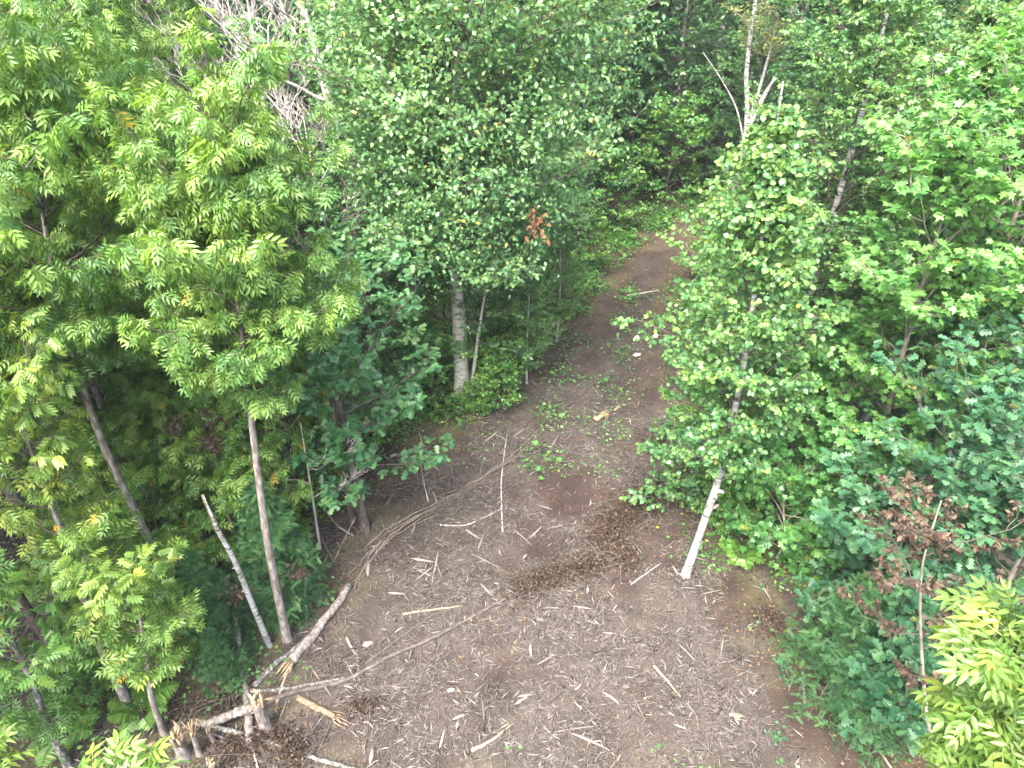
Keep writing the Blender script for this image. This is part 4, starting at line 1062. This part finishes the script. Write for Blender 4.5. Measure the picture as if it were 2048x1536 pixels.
for k, (px, py, lab) in enumerate(spots):
    p = G(px, py)
    f = FERN[k % 2]
    sc = 0.8+0.5*((k*37) % 10)/10
    if k < 2:
        f.location = (p[0], p[1], float(gz(p[0], p[1]))); f['label'] = lab; f.rotation_euler = (0, 0, k*1.3); f.scale = (sc,)*3
    else:
        copy_tree(f, (p[0], p[1], float(gz(p[0], p[1]))), k*1.3, sc, lab, 'ferns on the forest floor')

# ------------------------------------------------------------------ the white broken snag
def snag():
    a = G(540, 1292)
    root = empty('birch_snag', (a[0], a[1], -0.05), 'white leaning dead birch pole with a split broken top', 'dead pole')
    top = PY(403, 985, 8.35)-a
    tr = smooth_path([(0, 0, 0), tuple(top*0.3+np.array([0.02, 0, 0])), tuple(top*0.62+np.array([0.05, 0, -0.02])), tuple(top*0.8), tuple(top)], 22)
    rr = np.linspace(0.062, 0.036, 22)
    V, F = tubes(tr[None, :19], rr[None, :19], 9)
    link('trunk', mesh_from('trunk', V, F, BARK['birch'], smooth=True), root)
    # split head: a half shell and a dark torn heart
    for k, (r, off) in enumerate([(0.026, 0.012), (0.018, -0.016)]):
        P = tr[None, 17:]+np.array([off, 0, 0]); R = np.linspace(r*1.3, r*0.35, 5)[None]
        V, F = tubes(P, R, 6, True)
        link('splinter', mesh_from('splinter', V, F, BARK['birch' if k == 0 else 'rotten'], smooth=True), root)
    rg = np.random.default_rng(3)
    for k in (6, 9, 12):
        d = norm(rg.normal(0, 1, 3)*np.array([1, 1, 0.3]))
        V, F = tubes(np.array([[tr[k], tr[k]+d*0.09]]), np.array([[0.014, 0.008]]), 5, True)
        link('branch_stub', mesh_from('branch_stub', V, F, BARK['birch'], smooth=True), root)
snag()
# peeling curls on the lone birch
rg = np.random.default_rng(8)
for z in (2.45, 2.55, 2.72, 3.0, 3.1, 3.35, 3.9, 4.3, 5.05, 5.2, 5.35, 2.1, 6.1):
    az = rg.uniform(-2.8, -0.3)
    c = interp_poly(smooth_path([(0, 0, 0), (0.16, 0, 1.6), (0.32, 0.05, 3.2), (0.28, 0.02, 6), (0.10, 0, 8.4), (0.0, 0, 10.1)], 30), np.array([z]))[0]
    r = 0.085
    o = np.array([math.cos(az), math.sin(az), 0]); t = np.array([-o[1], o[0], 0])
    h = rg.uniform(0.08, 0.16); n = 5
    V = []
    for k in range(n):
        q = k/(n-1)
        base = c+o*(r*0.9+0.10*q*q*rg.uniform(0.7, 1.2))+t*(0.11*q-0.02)
        V += [base+np.array([0, 0, h*0.5*(1-0.4*q)+rg.normal(0, 0.01)]), base-np.array([0, 0, h*0.5*(1-0.5*q)+rg.normal(0, 0.01)])]
    F = np.array([[2*k, 2*k+1, 2*k+3, 2*k+2] for k in range(n-1)])
    link('bark_curl', mesh_from('bark_curl', np.array(V), [F], BARK['birch']), b1)

# ------------------------------------------------------------------ fallen trunks and stumps
def ground_path(pts, lift, k):
    """pts: (px, py) or (px, py, extra height)"""
    out = []
    for p in pts:
        h = p[2] if len(p) > 2 else 0.0
        q = G(p[0], p[1], lift+h)
        out.append((q[0], q[1], float(gz(q[0], q[1]))+lift+h))
    return smooth_path(out, k)
def splinters(bag, c, d, r, n, L, rg):
    P = []
    for k in range(n):
        e = norm(np.asarray(d)+rg.normal(0, 0.16, 3)); s = c+rg.normal(0, r*0.5, 3)
        P.append([s-e*0.06, s+e*L*rg.uniform(0.3, 0.7), s+e*L*rg.uniform(0.8, 1.2)])
    P = np.array(P)
    bag.add(*tubes(P, np.tile([[r*0.30, r*0.22, 0.003]], (n, 1))*rg.uniform(0.6, 1.2, (n, 1)), 4, True))
def rough(V, amp, rg): return V+rg.normal(0, amp, V.shape)
def log(label, pts, r0, r1, mat, seed, name='fallen_log', cat='fallen log', split=0.0, split_mat='shred', ends=(0, 0), k=26, stubs=0, group=None, lift=None):
    rg = np.random.default_rng(seed)
    p = ground_path(pts, r0*0.75 if lift is None else lift, k)
    o = p[0].copy()
    root = empty(name, tuple(o), label, cat, group)
    p = p-o
    p[1:-1] += rg.normal(0, 0.12*r0, (k-2, 3))
    rr = np.linspace(r0, r1, k)*rg.uniform(0.92, 1.08, k)
    ks = int(round(k*(1-split)))
    if ks > 1:
        V, F = tubes(p[None, :ks], rr[None, :ks], 9, True)
        link('bark', mesh_from('bark', rough(V, r0*0.05, rg), F, BARK[mat], smooth=True), root)
    if split > 0:
        # crushed part: long strips lying side by side
        T = norm(p[-1]-p[0]); S = norm(np.cross(T, [0, 0, 1.]))
        a = max(ks-3, 0)
        for j in range(18 if k > 30 else 8):
            i0 = rg.integers(a, max(k-6, a+1)); i1 = min(k, i0+rg.integers(4, max(6, int((k-a)*0.5)))); 
            if i1-i0 < 3: continue
            off = S*rg.normal(0, r0*0.8)+np.array([0, 0, abs(rg.normal(0, r0*0.3))-r0*0.35])
            q = p[i0:i1]+off+np.linspace(-1, 1, i1-i0)[:, None]*S*rg.normal(0, r0*0.9)+rg.normal(0, r0*0.12, (i1-i0, 3))
            R = np.interp(np.linspace(0, 1, i1-i0), [0, 0.15, 0.8, 1], [0.08, 0.25, 0.21, 0.04])*rr[i0:i1]*rg.uniform(0.6, 1.3)
            V, F = tubes(q[None], R[None], 5, True)
            link('split_strip', mesh_from('split_strip', V, F, BARK[split_mat]), root)
    T0 = norm(p[0]-p[2]); T1 = norm(p[-1]-p[-3])
    for which, (c, d, r) in enumerate([(p[0], T0, r0), (p[-1], T1, r1)]):
        if ends[which]:
            b = Bag(); splinters(b, c, d, r, 8, ends[which], rg)
            link('broken_end', b.mesh('broken_end', BARK['fresh']), root)
    for j in range(stubs):
        i = rg.integers(2, k-2)
        d = norm(rg.normal(0, 1, 3)+np.array([0, 0, 0.6]))
        V, F = tubes(np.array([[p[i], p[i]+d*rg.uniform(0.1, 0.35)]]), np.array([[rr[i]*0.35, rr[i]*0.18]]), 5, True)
        link('branch_stub', mesh_from('branch_stub', V, F, BARK[mat], smooth=True), root)
    return root
log('longest fallen trunk, bark at its near end then crushed pale strips up the clearing', [(583, 1322), (640, 1250), (690, 1183), (745, 1100), (800, 1050), (868, 1010), (960, 955), (1040, 905), (1100, 856)], 0.095, 0.045, 'grey', 501, split=0.76, k=52, ends=(0.35, 0), stubs=2)
log('pale torn slat trailing from the broken butt of the longest trunk', [(582, 1325), (568, 1362), (553, 1404)], 0.032, 0.018, 'fresh', 502, name='torn_slat', cat='torn wood', k=8, lift=0.03)
log('grey trunk piece wedged behind the butt of the longest trunk', [(508, 1372), (545, 1335), (580, 1305), (640, 1252)], 0.055, 0.03, 'lichen', 503, k=16)
log('thin lichened pole lying just above the tall broken stump', [(503, 1383), (560, 1379), (620, 1367), (690, 1354)], 0.04, 0.028, 'lichen', 504, ends=(0.1, 0), k=16)
log('long dark pole lying across the lower clearing', [(545, 1397), (600, 1380), (690, 1358), (780, 1310), (870, 1275), (960, 1225), (1050, 1178), (1120, 1140), (1175, 1122)], 0.045, 0.013, 'twig', 505, k=44, stubs=4, ends=(0.12, 0))
log('thinner pole lying just behind the long dark pole', [(730, 1325), (800, 1275), (880, 1220), (905, 1210)], 0.020, 0.012, 'twig', 506, k=16)
log('upright-looking dead trunk lying across the leftmost logs, head towards the wood', [(498, 1490), (497, 1440), (493, 1395), (486, 1340), (481, 1305, 0.15), (470, 1230, 0.5), (462, 1180, 0.8)], 0.085, 0.02, 'grey', 507, k=26, stubs=3)
log('big broken trunk crossing in front of the splintered stumps', [(504, 1412, 0.25), (450, 1435, 0.2), (400, 1450, 0.12), (350, 1470, 0.05), (304, 1490)], 0.09, 0.04, 'grey', 508, split=0.45, k=28, ends=(0.1, 0.1))
log('lichened thin trunk running out at the bottom edge', [(415, 1449, 0.1), (460, 1460, 0.1), (505, 1472), (560, 1490), (610, 1510), (700, 1538), (790, 1570)], 0.045, 0.035, 'lichen', 509, k=26, ends=(0.25, 0), stubs=2)
log('decayed brown log right of the tall broken stump', [(595, 1394), (640, 1418), (680, 1435), (722, 1453)], 0.06, 0.045, 'rotten', 510, k=16, split=0.35, split_mat='rotten')
log('stick standing out dark near the decayed brown log', [(664, 1438), (648, 1475), (634, 1510), (622, 1540)], 0.022, 0.014, 'twig', 511, name='fallen_branch', cat='branch', k=12)
log('short bent stick below the tall broken stump', [(503, 1490), (510, 1515), (518, 1545)], 0.022, 0.014, 'silver', 512, name='fallen_branch', cat='branch', k=8)
log('tall thin pale stick pointing up the clearing through the longest trunk', [(1005, 1064), (1003, 1000), (1003, 957), (1008, 910), (1014, 868)], 0.018, 0.010, 'silver', 513, name='fallen_branch', cat='branch', k=16)
log('crooked thin stick near the oak trunk pointing up the clearing', [(857, 1003), (850, 976), (842, 930), (846, 900), (838, 862)], 0.016, 0.010, 'silver', 514, name='fallen_branch', cat='branch', k=16)
log('stick curving right below the bare earth patch', [(880, 1050), (930, 1050), (975, 1030), (1002, 1015)], 0.018, 0.01, 'silver', 515, name='fallen_branch', cat='branch', k=12)
log('grey log half hidden under oak leaves at the clearing edge', [(780, 913), (815, 905), (850, 893)], 0.055, 0.05, 'lichen', 516, k=10)
log('torn half-log of pale yellow wood on the path', [(1190, 840), (1212, 828), (1232, 818)], 0.085, 0.03, 'fresh', 517, name='split_log', cat='split log', split=0.5, split_mat='fresh', k=14, ends=(0, 0.25))
log('bent branch from the oak foot into the undergrowth', [(668, 1125), (650, 1090), (632, 1055), (618, 1030, 0.2)], 0.022, 0.014, 'grey', 518, name='fallen_branch', cat='branch', k=12)
log('straight stick leaning beside the oak foot', [(670, 1120), (690, 1080), (712, 1035, 0.2)], 0.016, 0.012, 'smooth', 519, name='fallen_branch', cat='branch', k=10)
log('grey branch behind the oak trunk foot', [(706, 1074), (680, 1055), (655, 1030), (640, 1010, 0.1)], 0.026, 0.014, 'smooth', 520, name='fallen_branch', cat='branch', k=12)
log('flat weathered board of wood at the right clearing edge', [(1603, 1365), (1607, 1385), (1609, 1405)], 0.035, 0.03, 'lichen', 521, name='wood_block', cat='wood piece', k=8, ends=(0, 0.05))
log('dark pole slanting under the spruce skirt', [(1630, 1362), (1655, 1400), (1682, 1450)], 0.022, 0.016, 'twig', 522, name='fallen_branch', cat='branch', k=12)
log('long thin pole running off the lower right edge', [(1672, 1395), (1720, 1452), (1765, 1512), (1800, 1560)], 0.024, 0.018, 'smooth', 523, k=16)
log('pale rotten chunk of wood near the right clearing edge', [(1460, 1427), (1482, 1430), (1506, 1432)], 0.036, 0.02, 'fresh', 524, name='wood_block', cat='wood piece', k=8, split=0.5, split_mat='fresh')
log('long pale splintered slat slanting down at the right of the clearing', [(1308, 1330), (1335, 1360), (1362, 1390)], 0.03, 0.008, 'fresh', 525, name='torn_slat', cat='torn wood', k=8, lift=0.03)
log('large pale pointed slat near the bottom edge', [(943, 1503), (985, 1480), (1030, 1444)], 0.036, 0.006, 'fresh', 526, name='torn_slat', cat='torn wood', k=10, lift=0.03)
log('tapered pale slat left of the long dark pole', [(806, 1229), (850, 1222), (925, 1210)], 0.028, 0.008, 'fresh', 527, name='torn_slat', cat='torn wood', k=10, lift=0.03)
log('thin dry branch arching on the bare path', [(1255, 592), (1285, 585), (1318, 580)], 0.03, 0.015, 'silver', 528, name='fallen_branch', cat='branch', k=10)
log('stick lying towards the lone birch foot', [(1262, 1168), (1290, 1150), (1322, 1128)], 0.014, 0.008, 'silver', 529, name='fallen_branch', cat='branch', k=8)
log('brown forked branch under the brush in the lower right', [(1480, 1400), (1510, 1380), (1548, 1362), (1570, 1345)], 0.016, 0.008, 'twig', 530, name='fallen_branch', cat='branch', k=10)
log('grey trunk lying on the left forest floor', [(430, 1210), (420, 1190), (380, 1110), (360, 1070)], 0.03, 0.018, 'grey', 531, k=12)

def stump(label, base, top, r, seed, tall_splinter=0.2):
    rg = np.random.default_rng(seed)
    a = G(*base)
    a[2] = float(gz(a[0], a[1]))-0.04
    d = ray(*top); # the top stands straight above the foot, leaning a little
    t = np.array([0, 0, CAM_H])+d*(a[1]*0.995/d[1])
    root = empty('tree_stump', tuple(a), label, 'stump', 'splintered stumps among the logs')
    p = smooth_path([(0, 0, 0), tuple((t-a)*0.5), tuple(t-a)], 9)
    rr = np.interp(np.linspace(0, 1, 9), [0, 0.15, 1], [1.45, 1.05, 0.92])*r
    n = 14
    V, F = tubes(p[None], rr[None], n)
    V = rough(V, r*0.03, rg)
    V[-n:, 2] += rg.uniform(-0.35, 0.5, n)*r*1.6
    link('bark', mesh_from('bark', V, F, BARK['grey'], smooth=True), root)
    ring = V[-n:]
    c = ring.mean(0)
    rings = [ring*0.98+c*0.02, c+(ring-c)*0.6+np.stack([np.zeros(n), np.zeros(n), rg.uniform(-0.5, 0.9, n)*r], 1), c+(ring-c)*0.25+np.stack([np.zeros(n), np.zeros(n), rg.uniform(-0.5, 0.9, n)*r], 1)]
    W = np.concatenate(rings+[c[None]])
    Q = []
    for q in range(2):
        for k in range(n): Q.append([q*n+k, q*n+(k+1) % n, (q+1)*n+(k+1) % n, (q+1)*n+k])
    Tn = [[2*n+k, 2*n+(k+1) % n, 3*n] for k in range(n)]
    link('torn_top', mesh_from('torn_top', W, [np.array(Q), np.array(Tn)], BARK['fresh']), root)
    b = Bag(); splinters(b, c+np.array([0, 0, 0.02]), (0.1, 0, 1), r*1.2, 9, tall_splinter, rg)
    link('splinters', b.mesh('splinters', BARK['fresh']), root)
stump('tallest splintered stump leaning beside the crossing logs', (534, 1456), (514, 1408), 0.105, 541, 0.22)
stump('thick splintered stump with a shaggy pale top near the bottom edge', (368, 1512), (357, 1478), 0.105, 542, 0.25)
stump('thin splintered stump right of the thick shaggy one', (398, 1508), (386, 1466), 0.05, 543, 0.3)
stump('small grey stump behind the lichened thin trunk', (428, 1484), (417, 1462), 0.04, 544, 0.1)
stump('small stump at the bottom edge left of the thick shaggy one', (316, 1536), (303, 1508), 0.04, 545, 0.08)
stump('cut pale stump at the very bottom edge under the lichened thin trunk', (430, 1548), (422, 1526), 0.06, 546, 0.06)

# ------------------------------------------------------------------ heaps of dead brown brush
BR = 'dark brown heaps of dead brush on the clearing'
def brush(label, pts, r, n, seed, twigs=26):
    rg = np.random.default_rng(seed)
    p = ground_path(pts, 0.02, 20)
    o = p[0].copy()
    root = empty('brush_heap', tuple(o), label, 'brush heap', BR)
    p = p-o
    i = rg.integers(0, 20, twigs)
    d = rg.normal(0, 1, (twigs, 3)); d[:, 2] = np.abs(d[:, 2])*0.3; d = norm(d+0.8*norm(p[-1]-p[0]))
    s = p[i]+rg.normal(0, r*0.4, (twigs, 3))*np.array([1, 1, 0.2])
    s[:, 2] = np.abs(s[:, 2])+0.03
    L = rg.uniform(0.3, 0.9, (twigs, 1))
    P = np.stack([s-d*L*0.5, s+np.array([0, 0, 0.05]), s+d*L*0.5], 1)
    P[:, :, 2] = np.maximum(P[:, :, 2], 0.01)
    b = Bag(); b.add(*tubes(P, np.tile([[0.009, 0.008, 0.004]], (twigs, 1)), 4))
    link('twigs', b.mesh('twigs', BARK['twig']), root)
    i = rg.integers(0, 20, n)
    q = rg.normal(0, 1, (n, 2))*r*0.55*(rg.uniform(0.35, 0.9, (n, 1))+0.9*(rg.random((n, 1)) < 0.25))*(0.65+0.6*np.abs(np.sin(i*1.9+seed)))[:, None]
    h = np.clip(r*0.6*np.exp(-(q**2).sum(1)/(r*r*0.4))*(0.5+0.7*np.abs(np.sin(i*1.3+q[:, 0]*9))), 0.015, 1)*rg.random(n)**0.5
    pos = np.stack([p[i, 0]+q[:, 0], p[i, 1]+q[:, 1], p[i, 2]+h], 1)
    ax = rg.normal(0, 1, (n, 3)); ax[:, 2] *= 0.5
    V, F, T = place_template(tpl_oval(0.5), pos, norm(ax), rg.normal(0, 0.6, (n, 3))+np.array([0, 0, 0.6]), 0.05*rg.uniform(0.5, 1.4, n), np.clip(rg.normal(0.35, 0.28, n), 0, 0.9))
    tag(link('dead_leaves', mesh_from('dead_leaves', V, F, LEAF['dead'], T), root), kind='stuff')
brush('longest dark brown brush heap slanting below the lone birch leaves', [(1308, 985), (1265, 1020), (1222, 1060), (1210, 1085)], 0.62, 5200, 551, 70)
brush('short dark brush tail bending off the longest heap', [(1215, 1085), (1240, 1105), (1262, 1128)], 0.38, 1600, 552, 24)
brush('twiggy dark brush heap at the head of the long dark pole', [(1190, 1130), (1140, 1150), (1085, 1165), (1040, 1190)], 0.5, 2600, 553, 110)
brush('small dark brush clump on the path beside the lone birch leaves', [(1292, 888), (1310, 884), (1325, 878)], 0.26, 700, 554, 14)
brush('dark brush clump in the hollow at the right clearing edge', [(1525, 1235), (1540, 1245), (1552, 1258)], 0.3, 1100, 555, 16)
brush('flat rusty brush patch below the long dark pole', [(700, 1412), (730, 1415), (745, 1412)], 0.26, 450, 556, 8)
brush('rusty dead brush strewn around the splintered stumps', [(440, 1500), (500, 1490), (560, 1480), (600, 1520)], 0.4, 1500, 557, 30)
brush('rusty dead brush along the crossing logs', [(300, 1440), (380, 1420), (460, 1400), (480, 1330)], 0.35, 1200, 558, 30)
# blue-green low plants at the right clearing edge
for k, (px, py, r, lab) in enumerate([(1562, 1330, 0.16, 'upper blue-green low plant at the right clearing edge'), (1572, 1362, 0.18, 'lower blue-green low plant at the right clearing edge'), (1552, 1475, 0.2, 'faint blue-green plant tuft near the lower right')]):
    rgp = np.random.default_rng(560+k)
    c = G(px, py)
    root = empty('low_plant', (c[0], c[1], float(gz(c[0], c[1]))), lab, 'plant', 'blue-green low plants')
    n = 60
    for j in range(5):
        a = j*1.2566+rgp.uniform(0, 1)
        P = np.array([[[0, 0, 0], [math.cos(a)*r*0.5, math.sin(a)*r*0.5, r*0.5], [math.cos(a)*r, math.sin(a)*r, r*0.7]]])
        V, F = tubes(P, np.array([[0.004, 0.003, 0.002]]), 3)
        b = Bag(); b.add(V, F)
        s = rgp.random(14)
        pos = np.stack([np.interp(s, [0, 0.5, 1], P[0, :, q]) for q in range(3)], 1)
        V, F, T = place_template('oval', pos, norm(rgp.normal(0, 1, (14, 3))+np.array([math.cos(a), math.sin(a), 0.2])), rgp.normal(0, 0.4, (14, 3))+np.array([0, 0, 1]), np.full(14, 0.055), np.clip(rgp.normal(0.6, 0.2, 14), 0, 1))
        b.add(V, F, T)
        link('stem', b.mesh('stem', LEAF['oak']), root)

# ------------------------------------------------------------------ the stone on the path
def stone(label, px, py, r, seed):
    rg = np.random.default_rng(seed)
    import bmesh
    bm = bmesh.new()
    bmesh.ops.create_icosphere(bm, subdivisions=2, radius=1)
    for v in bm.verts:
        n = v.co.normalized()
        v.co = n*(1+0.14*math.sin(n.x*5+seed)+0.12*math.sin(n.y*6+n.z*4))
        v.co.x *= r*1.5; v.co.y *= r*0.75; v.co.z *= r*0.5
    me = bpy.data.meshes.new('stone'); bm.to_mesh(me); bm.free()
    me.materials.append(PALE)
    for p in me.polygons: p.use_smooth = True
    c = G(px, py)
    o = link('stone', me, None, (c[0], c[1], float(gz(c[0], c[1]))+r*0.3))
    o.rotation_euler = (0.1, 0.05, 0.25)
    tag(o, label, 'stone')
PALE = noise_material('pale_stone', [(0.3, (0.36, 0.33, 0.27)), (0.6, (0.55, 0.52, 0.44))], (20, 20, 20), bump=0.4)
stone('pale flat stone lying alone on the path', 1273, 712, 0.10, 3)
stone('small white stone low in the clearing', 902, 1382, 0.045, 5)

# ------------------------------------------------------------------ wood shards one by one
def shard_mesh(seed, mat, tone):
    rg = np.random.default_rng(seed)
    K = 5
    y = np.linspace(-0.5, 0.5, K)+np.concatenate([[0], rg.normal(0, 0.03, K-2), [0]])
    w = np.interp(np.linspace(0, 1, K), [0, 0.2, 0.7, 1], [0.25, 1, 0.85, 0.12])*rg.uniform(0.8, 1.2, K)
    bend = rg.normal(0, 0.05)*(y*2)**2
    V = []
    for k in range(K):
        V += [(-0.5*w[k]+bend[k]*4, y[k], 0), (0.5*w[k]+bend[k]*4, y[k], 0), (0.42*w[k]+bend[k]*4, y[k], 0.6*w[k]), (-0.30*w[k]+bend[k]*4, y[k], 0.75*w[k])]
    F = []
    for k in range(K-1):
        for q in range(4):
            F.append([4*k+q, 4*k+(q+1) % 4, 4*k+4+(q+1) % 4, 4*k+4+q])
    F += [[3, 2, 1, 0], [4*K-4, 4*K-3, 4*K-2, 4*K-1]]
    return mesh_from('wood_shard', np.array(V, float), [np.array(F)], mat, np.full(4*K, tone))
SH = {}
for ci, (cn, tone) in enumerate([('pale', 0.93), ('tan', 0.74), ('grey-brown', 0.5), ('dark brown', 0.22)]):
    for si in range(5): SH[cn, si] = shard_mesh(600+ci*10+si, CHIP, tone)
LAND = [((1370, 1150), 'by the lone birch foot'), ((1270, 1040), 'by the longest dark brush heap'), ((1100, 1150), 'by the twiggy brush heap'), ((732, 1065), 'by the dark oak foot'), ((690, 1183), 'along the bark of the longest trunk'),
        ((850, 1015), 'by the crushed trunk strips'), ((1050, 890), 'by the thin head of the longest trunk'), ((1003, 1000), 'beside the tall thin pale stick'), ((780, 1310), 'along the long dark pole'), ((960, 1225), 'by the middle of the long dark pole'),
        ((660, 1425), 'by the decayed brown log'), ((600, 1500), 'along the lichened trunk'), ((530, 1440), 'by the tallest splintered stump'), ((1212, 828), 'by the torn half-log on the path'), ((1340, 1360), 'by the long splintered slat'),
        ((990, 1475), 'by the large pointed slat'), ((1200, 1480), 'at the middle of the bottom edge'), ((1480, 1430), 'by the pale rotten chunk'), ((1640, 1440), 'on bare red earth at lower right'), ((1480, 1200), 'on dark earth right of the birch foot'),
        ((860, 1150), 'in mid clearing left of the brush'), ((900, 1380), 'by the small white stone'), ((1150, 1330), 'in the lower middle of the clearing'), ((850, 1480), 'near the bottom edge by the pointed slat'), ((1140, 985), 'on the bare dark earth patch'),
        ((740, 950), 'at the clearing edge under the oak leaves'), ((350, 1000), 'on the forest floor between the ash trunks'), ((150, 1200), 'on the forest floor at the far left'), ((1400, 1330), 'right of the long splintered slat'), ((930, 930), 'in the strewn wood above the longest trunk')]
LP = [(G(*q)[:2], t) for q, t in LAND]
GRP = 'wood shards strewn on the clearing'
USED = set()
rg = np.random.default_rng(77)
def put_shard(x, y, L, w, az, cn, tilt=0.0):
    near = min(LP, key=lambda q: (q[0][0]-x)**2+(q[0][1]-y)**2)[1]
    ln = 'long' if L > 0.48 else 'short' if L < 0.27 else 'middling'
    wd = 'slender' if w/L < 0.045 else 'stout' if w/L > 0.075 else 'flat'
    dr = ['lying level', 'slanting right', 'pointing away', 'slanting left'][int(((az+math.pi/2) % math.pi)/math.pi*4+0.5) % 4]
    lab = f'{ln} {wd} {cn} shard {dr} {near}'
    if lab in USED: return False
    USED.add(lab)
    o = link('wood_shard', SH[cn, int(rg.integers(0, 5))], None, (x, y, float(gz(x, y))+0.02+0.5*L*abs(math.sin(tilt))))
    o.rotation_euler = (tilt, 0, az); o.scale = (w, L, w*0.8)
    tag(o, lab, 'wood shard', GRP)
    return True
def shard_px(x0, y0, x1, y1, w, cn):
    a, b = G(x0, y0), G(x1, y1)
    d = b-a
    for c in (cn, 'pale', 'tan', 'grey-brown', 'dark brown'):
        if put_shard((a[0]+b[0])/2, (a[1]+b[1])/2, float(np.hypot(d[0], d[1])), w, math.atan2(-d[0], d[1]), c): break
for q in [(970, 885, 1000, 862, .05, 'pale'), (1025, 878, 1055, 857, .05, 'pale'), (1100, 900, 1118, 870, .05, 'tan'), (1132, 880, 1150, 860, .06, 'tan'), (850, 925, 880, 945, .09, 'tan'), (820, 1118, 870, 1125, .06, 'pale'), (824, 1135, 868, 1156, .035, 'pale'), (866, 1155, 878, 1098, .05, 'pale'),
          (930, 1060, 960, 1080, .05, 'pale'), (955, 1105, 968, 1070, .06, 'tan'), (1025, 1055, 1065, 1090, .04, 'tan'), (1060, 1075, 1085, 1050, .04, 'pale'), (770, 1015, 790, 985, .03, 'pale'), (752, 1025, 772, 1062, .03, 'tan'), (735, 1155, 738, 1120, .08, 'pale'), (825, 1070, 832, 1045, .07, 'tan'),
          (690, 1270, 712, 1310, .06, 'pale'), (725, 1292, 748, 1283, .12, 'pale'), (775, 1188, 812, 1190, .05, 'pale'), (940, 1107, 1005, 1140, .03, 'tan'), (960, 1168, 990, 1198, .035, 'pale'), (1055, 1110, 1045, 1120, .05, 'pale'), (1060, 1290, 1062, 1320, .06, 'pale'), (1035, 1395, 1068, 1390, .05, 'tan'),
          (1030, 1412, 1062, 1390, .05, 'pale'), (905, 1443, 938, 1430, .05, 'pale'), (740, 1530, 747, 1495, .08, 'tan'), (880, 1500, 890, 1460, .05, 'tan'), (965, 1400, 970, 1450, .05, 'grey-brown'), (1150, 1385, 1165, 1370, .04, 'pale'), (1205, 1385, 1240, 1410, .05, 'pale'), (1100, 1465, 1200, 1450, .03, 'tan'),
          (1140, 1465, 1220, 1500, .06, 'tan'), (1070, 1335, 1110, 1310, .035, 'tan'), (1205, 1268, 1235, 1270, .025, 'pale'), (1205, 1205, 1207, 1270, .02, 'tan'), (1235, 1225, 1255, 1260, .025, 'tan'), (1400, 1190, 1445, 1180, .03, 'tan'), (1520, 1165, 1545, 1205, .03, 'pale'), (1500, 1170, 1535, 1180, .03, 'tan'),
          (1370, 1400, 1400, 1440, .03, 'tan'), (1440, 1450, 1480, 1470, .05, 'grey-brown'), (620, 1330, 640, 1360, .03, 'pale'), (640, 1360, 665, 1395, .035, 'pale'), (560, 1440, 575, 1400, .03, 'pale'), (1330, 1100, 1352, 1080, .02, 'tan'), (1030, 690, 1045, 700, .05, 'pale'), (1060, 760, 1075, 775, .06, 'pale')]:
    shard_px(*q)
cnt = 48
pts = scatter(np.random.default_rng(78), 252, -14, 10.5, 5.6, 20, chip_density)
for x, y in pts:
    px, py, _ = project((x, y, 0))
    if not (0 < px[0] < 2048 and 0 < py[0] < 1536): continue
    for q in range(30):
        L = 0.18+0.40*rg.random()**1.8
        if put_shard(x, y, L, L*rg.uniform(0.028, 0.085), rg.uniform(0, math.pi), ['pale', 'pale', 'tan', 'tan', 'grey-brown', 'dark brown'][int(rg.integers(0, 6))], rg.normal(0, 0.08)): break
# ------------------------------------------------------------------ thin summer haze
hz = bpy.data.materials.new('summer_haze'); hz.use_nodes = True
hn = hz.node_tree; hn.nodes.clear()
ho = hn.nodes.new('ShaderNodeOutputMaterial'); hv = hn.nodes.new('ShaderNodeVolumePrincipled')
hv.inputs['Color'].default_value = (0.86, 0.92, 0.97, 1); hv.inputs['Density'].default_value = 0.00035
hn.links.new(hv.outputs[0], ho.inputs['Volume'])
hx, hy0, hy1, hz0, hz1 = 165, -65, 225, -1.5, 18.5
Vh = np.array([(x, y, z) for z in (hz0, hz1) for y in (hy0, hy1) for x in (-hx, hx)], float)
Fh = np.array([[0, 2, 3, 1], [4, 5, 7, 6], [0, 1, 5, 4], [2, 6, 7, 3], [0, 4, 6, 2], [1, 3, 7, 5]])
tag(link('haze', mesh_from('haze', Vh, [Fh], hz)), kind='stuff')
for x, y, sc, lab in SECOND: wood(K_ASH, x, y, sc, lab, LEFT)
SAPS = 'ash saplings on the left forest floor'
for x, y, sc, lab in [(-7.4, 10.6, 1.0, 'ash sapling left of the leaning grey trunk'), (-5.6, 10.3, 1.1, 'ash sapling between the leaning grey trunk and the trunk by the snag'), (-6.6, 11.9, 1.2, 'ash sapling behind the leaning grey trunk, middle one'),
                      (-8.8, 10.8, 1.0, 'ash sapling at the left picture edge, middle height'), (-5.0, 11.2, 1.0, 'ash sapling behind the bushy cedar'), (-8.2, 9.0, 0.8, 'ash sapling under the yellowing ash'),
                      (-6.1, 8.2, 0.7, 'ash sapling left of the white snag foot'), (-7.9, 12.6, 1.3, 'ash sapling in the dark of the left wood'), (-5.9, 13.3, 1.3, 'ash sapling in the gap below the second row ash'),
                      (-4.3, 12.9, 0.9, 'ash sapling left of the dark oak trunk'), (-7.0, 8.4, 0.8, 'ash sapling beside the lower grey trunk')]:
    wood(K_SAP, x, y, sc, lab, SAPS)
wood(K_BIRCH2, 0.45, 18.0, 0.42, 'small tree hanging over the path edge right of the thick pale trunk', WOOD)
wood(K_BIRCH2, 1.5, 20.6, 0.42, 'small tree on the left path edge behind the thick pale trunk', WOOD)
#@@END
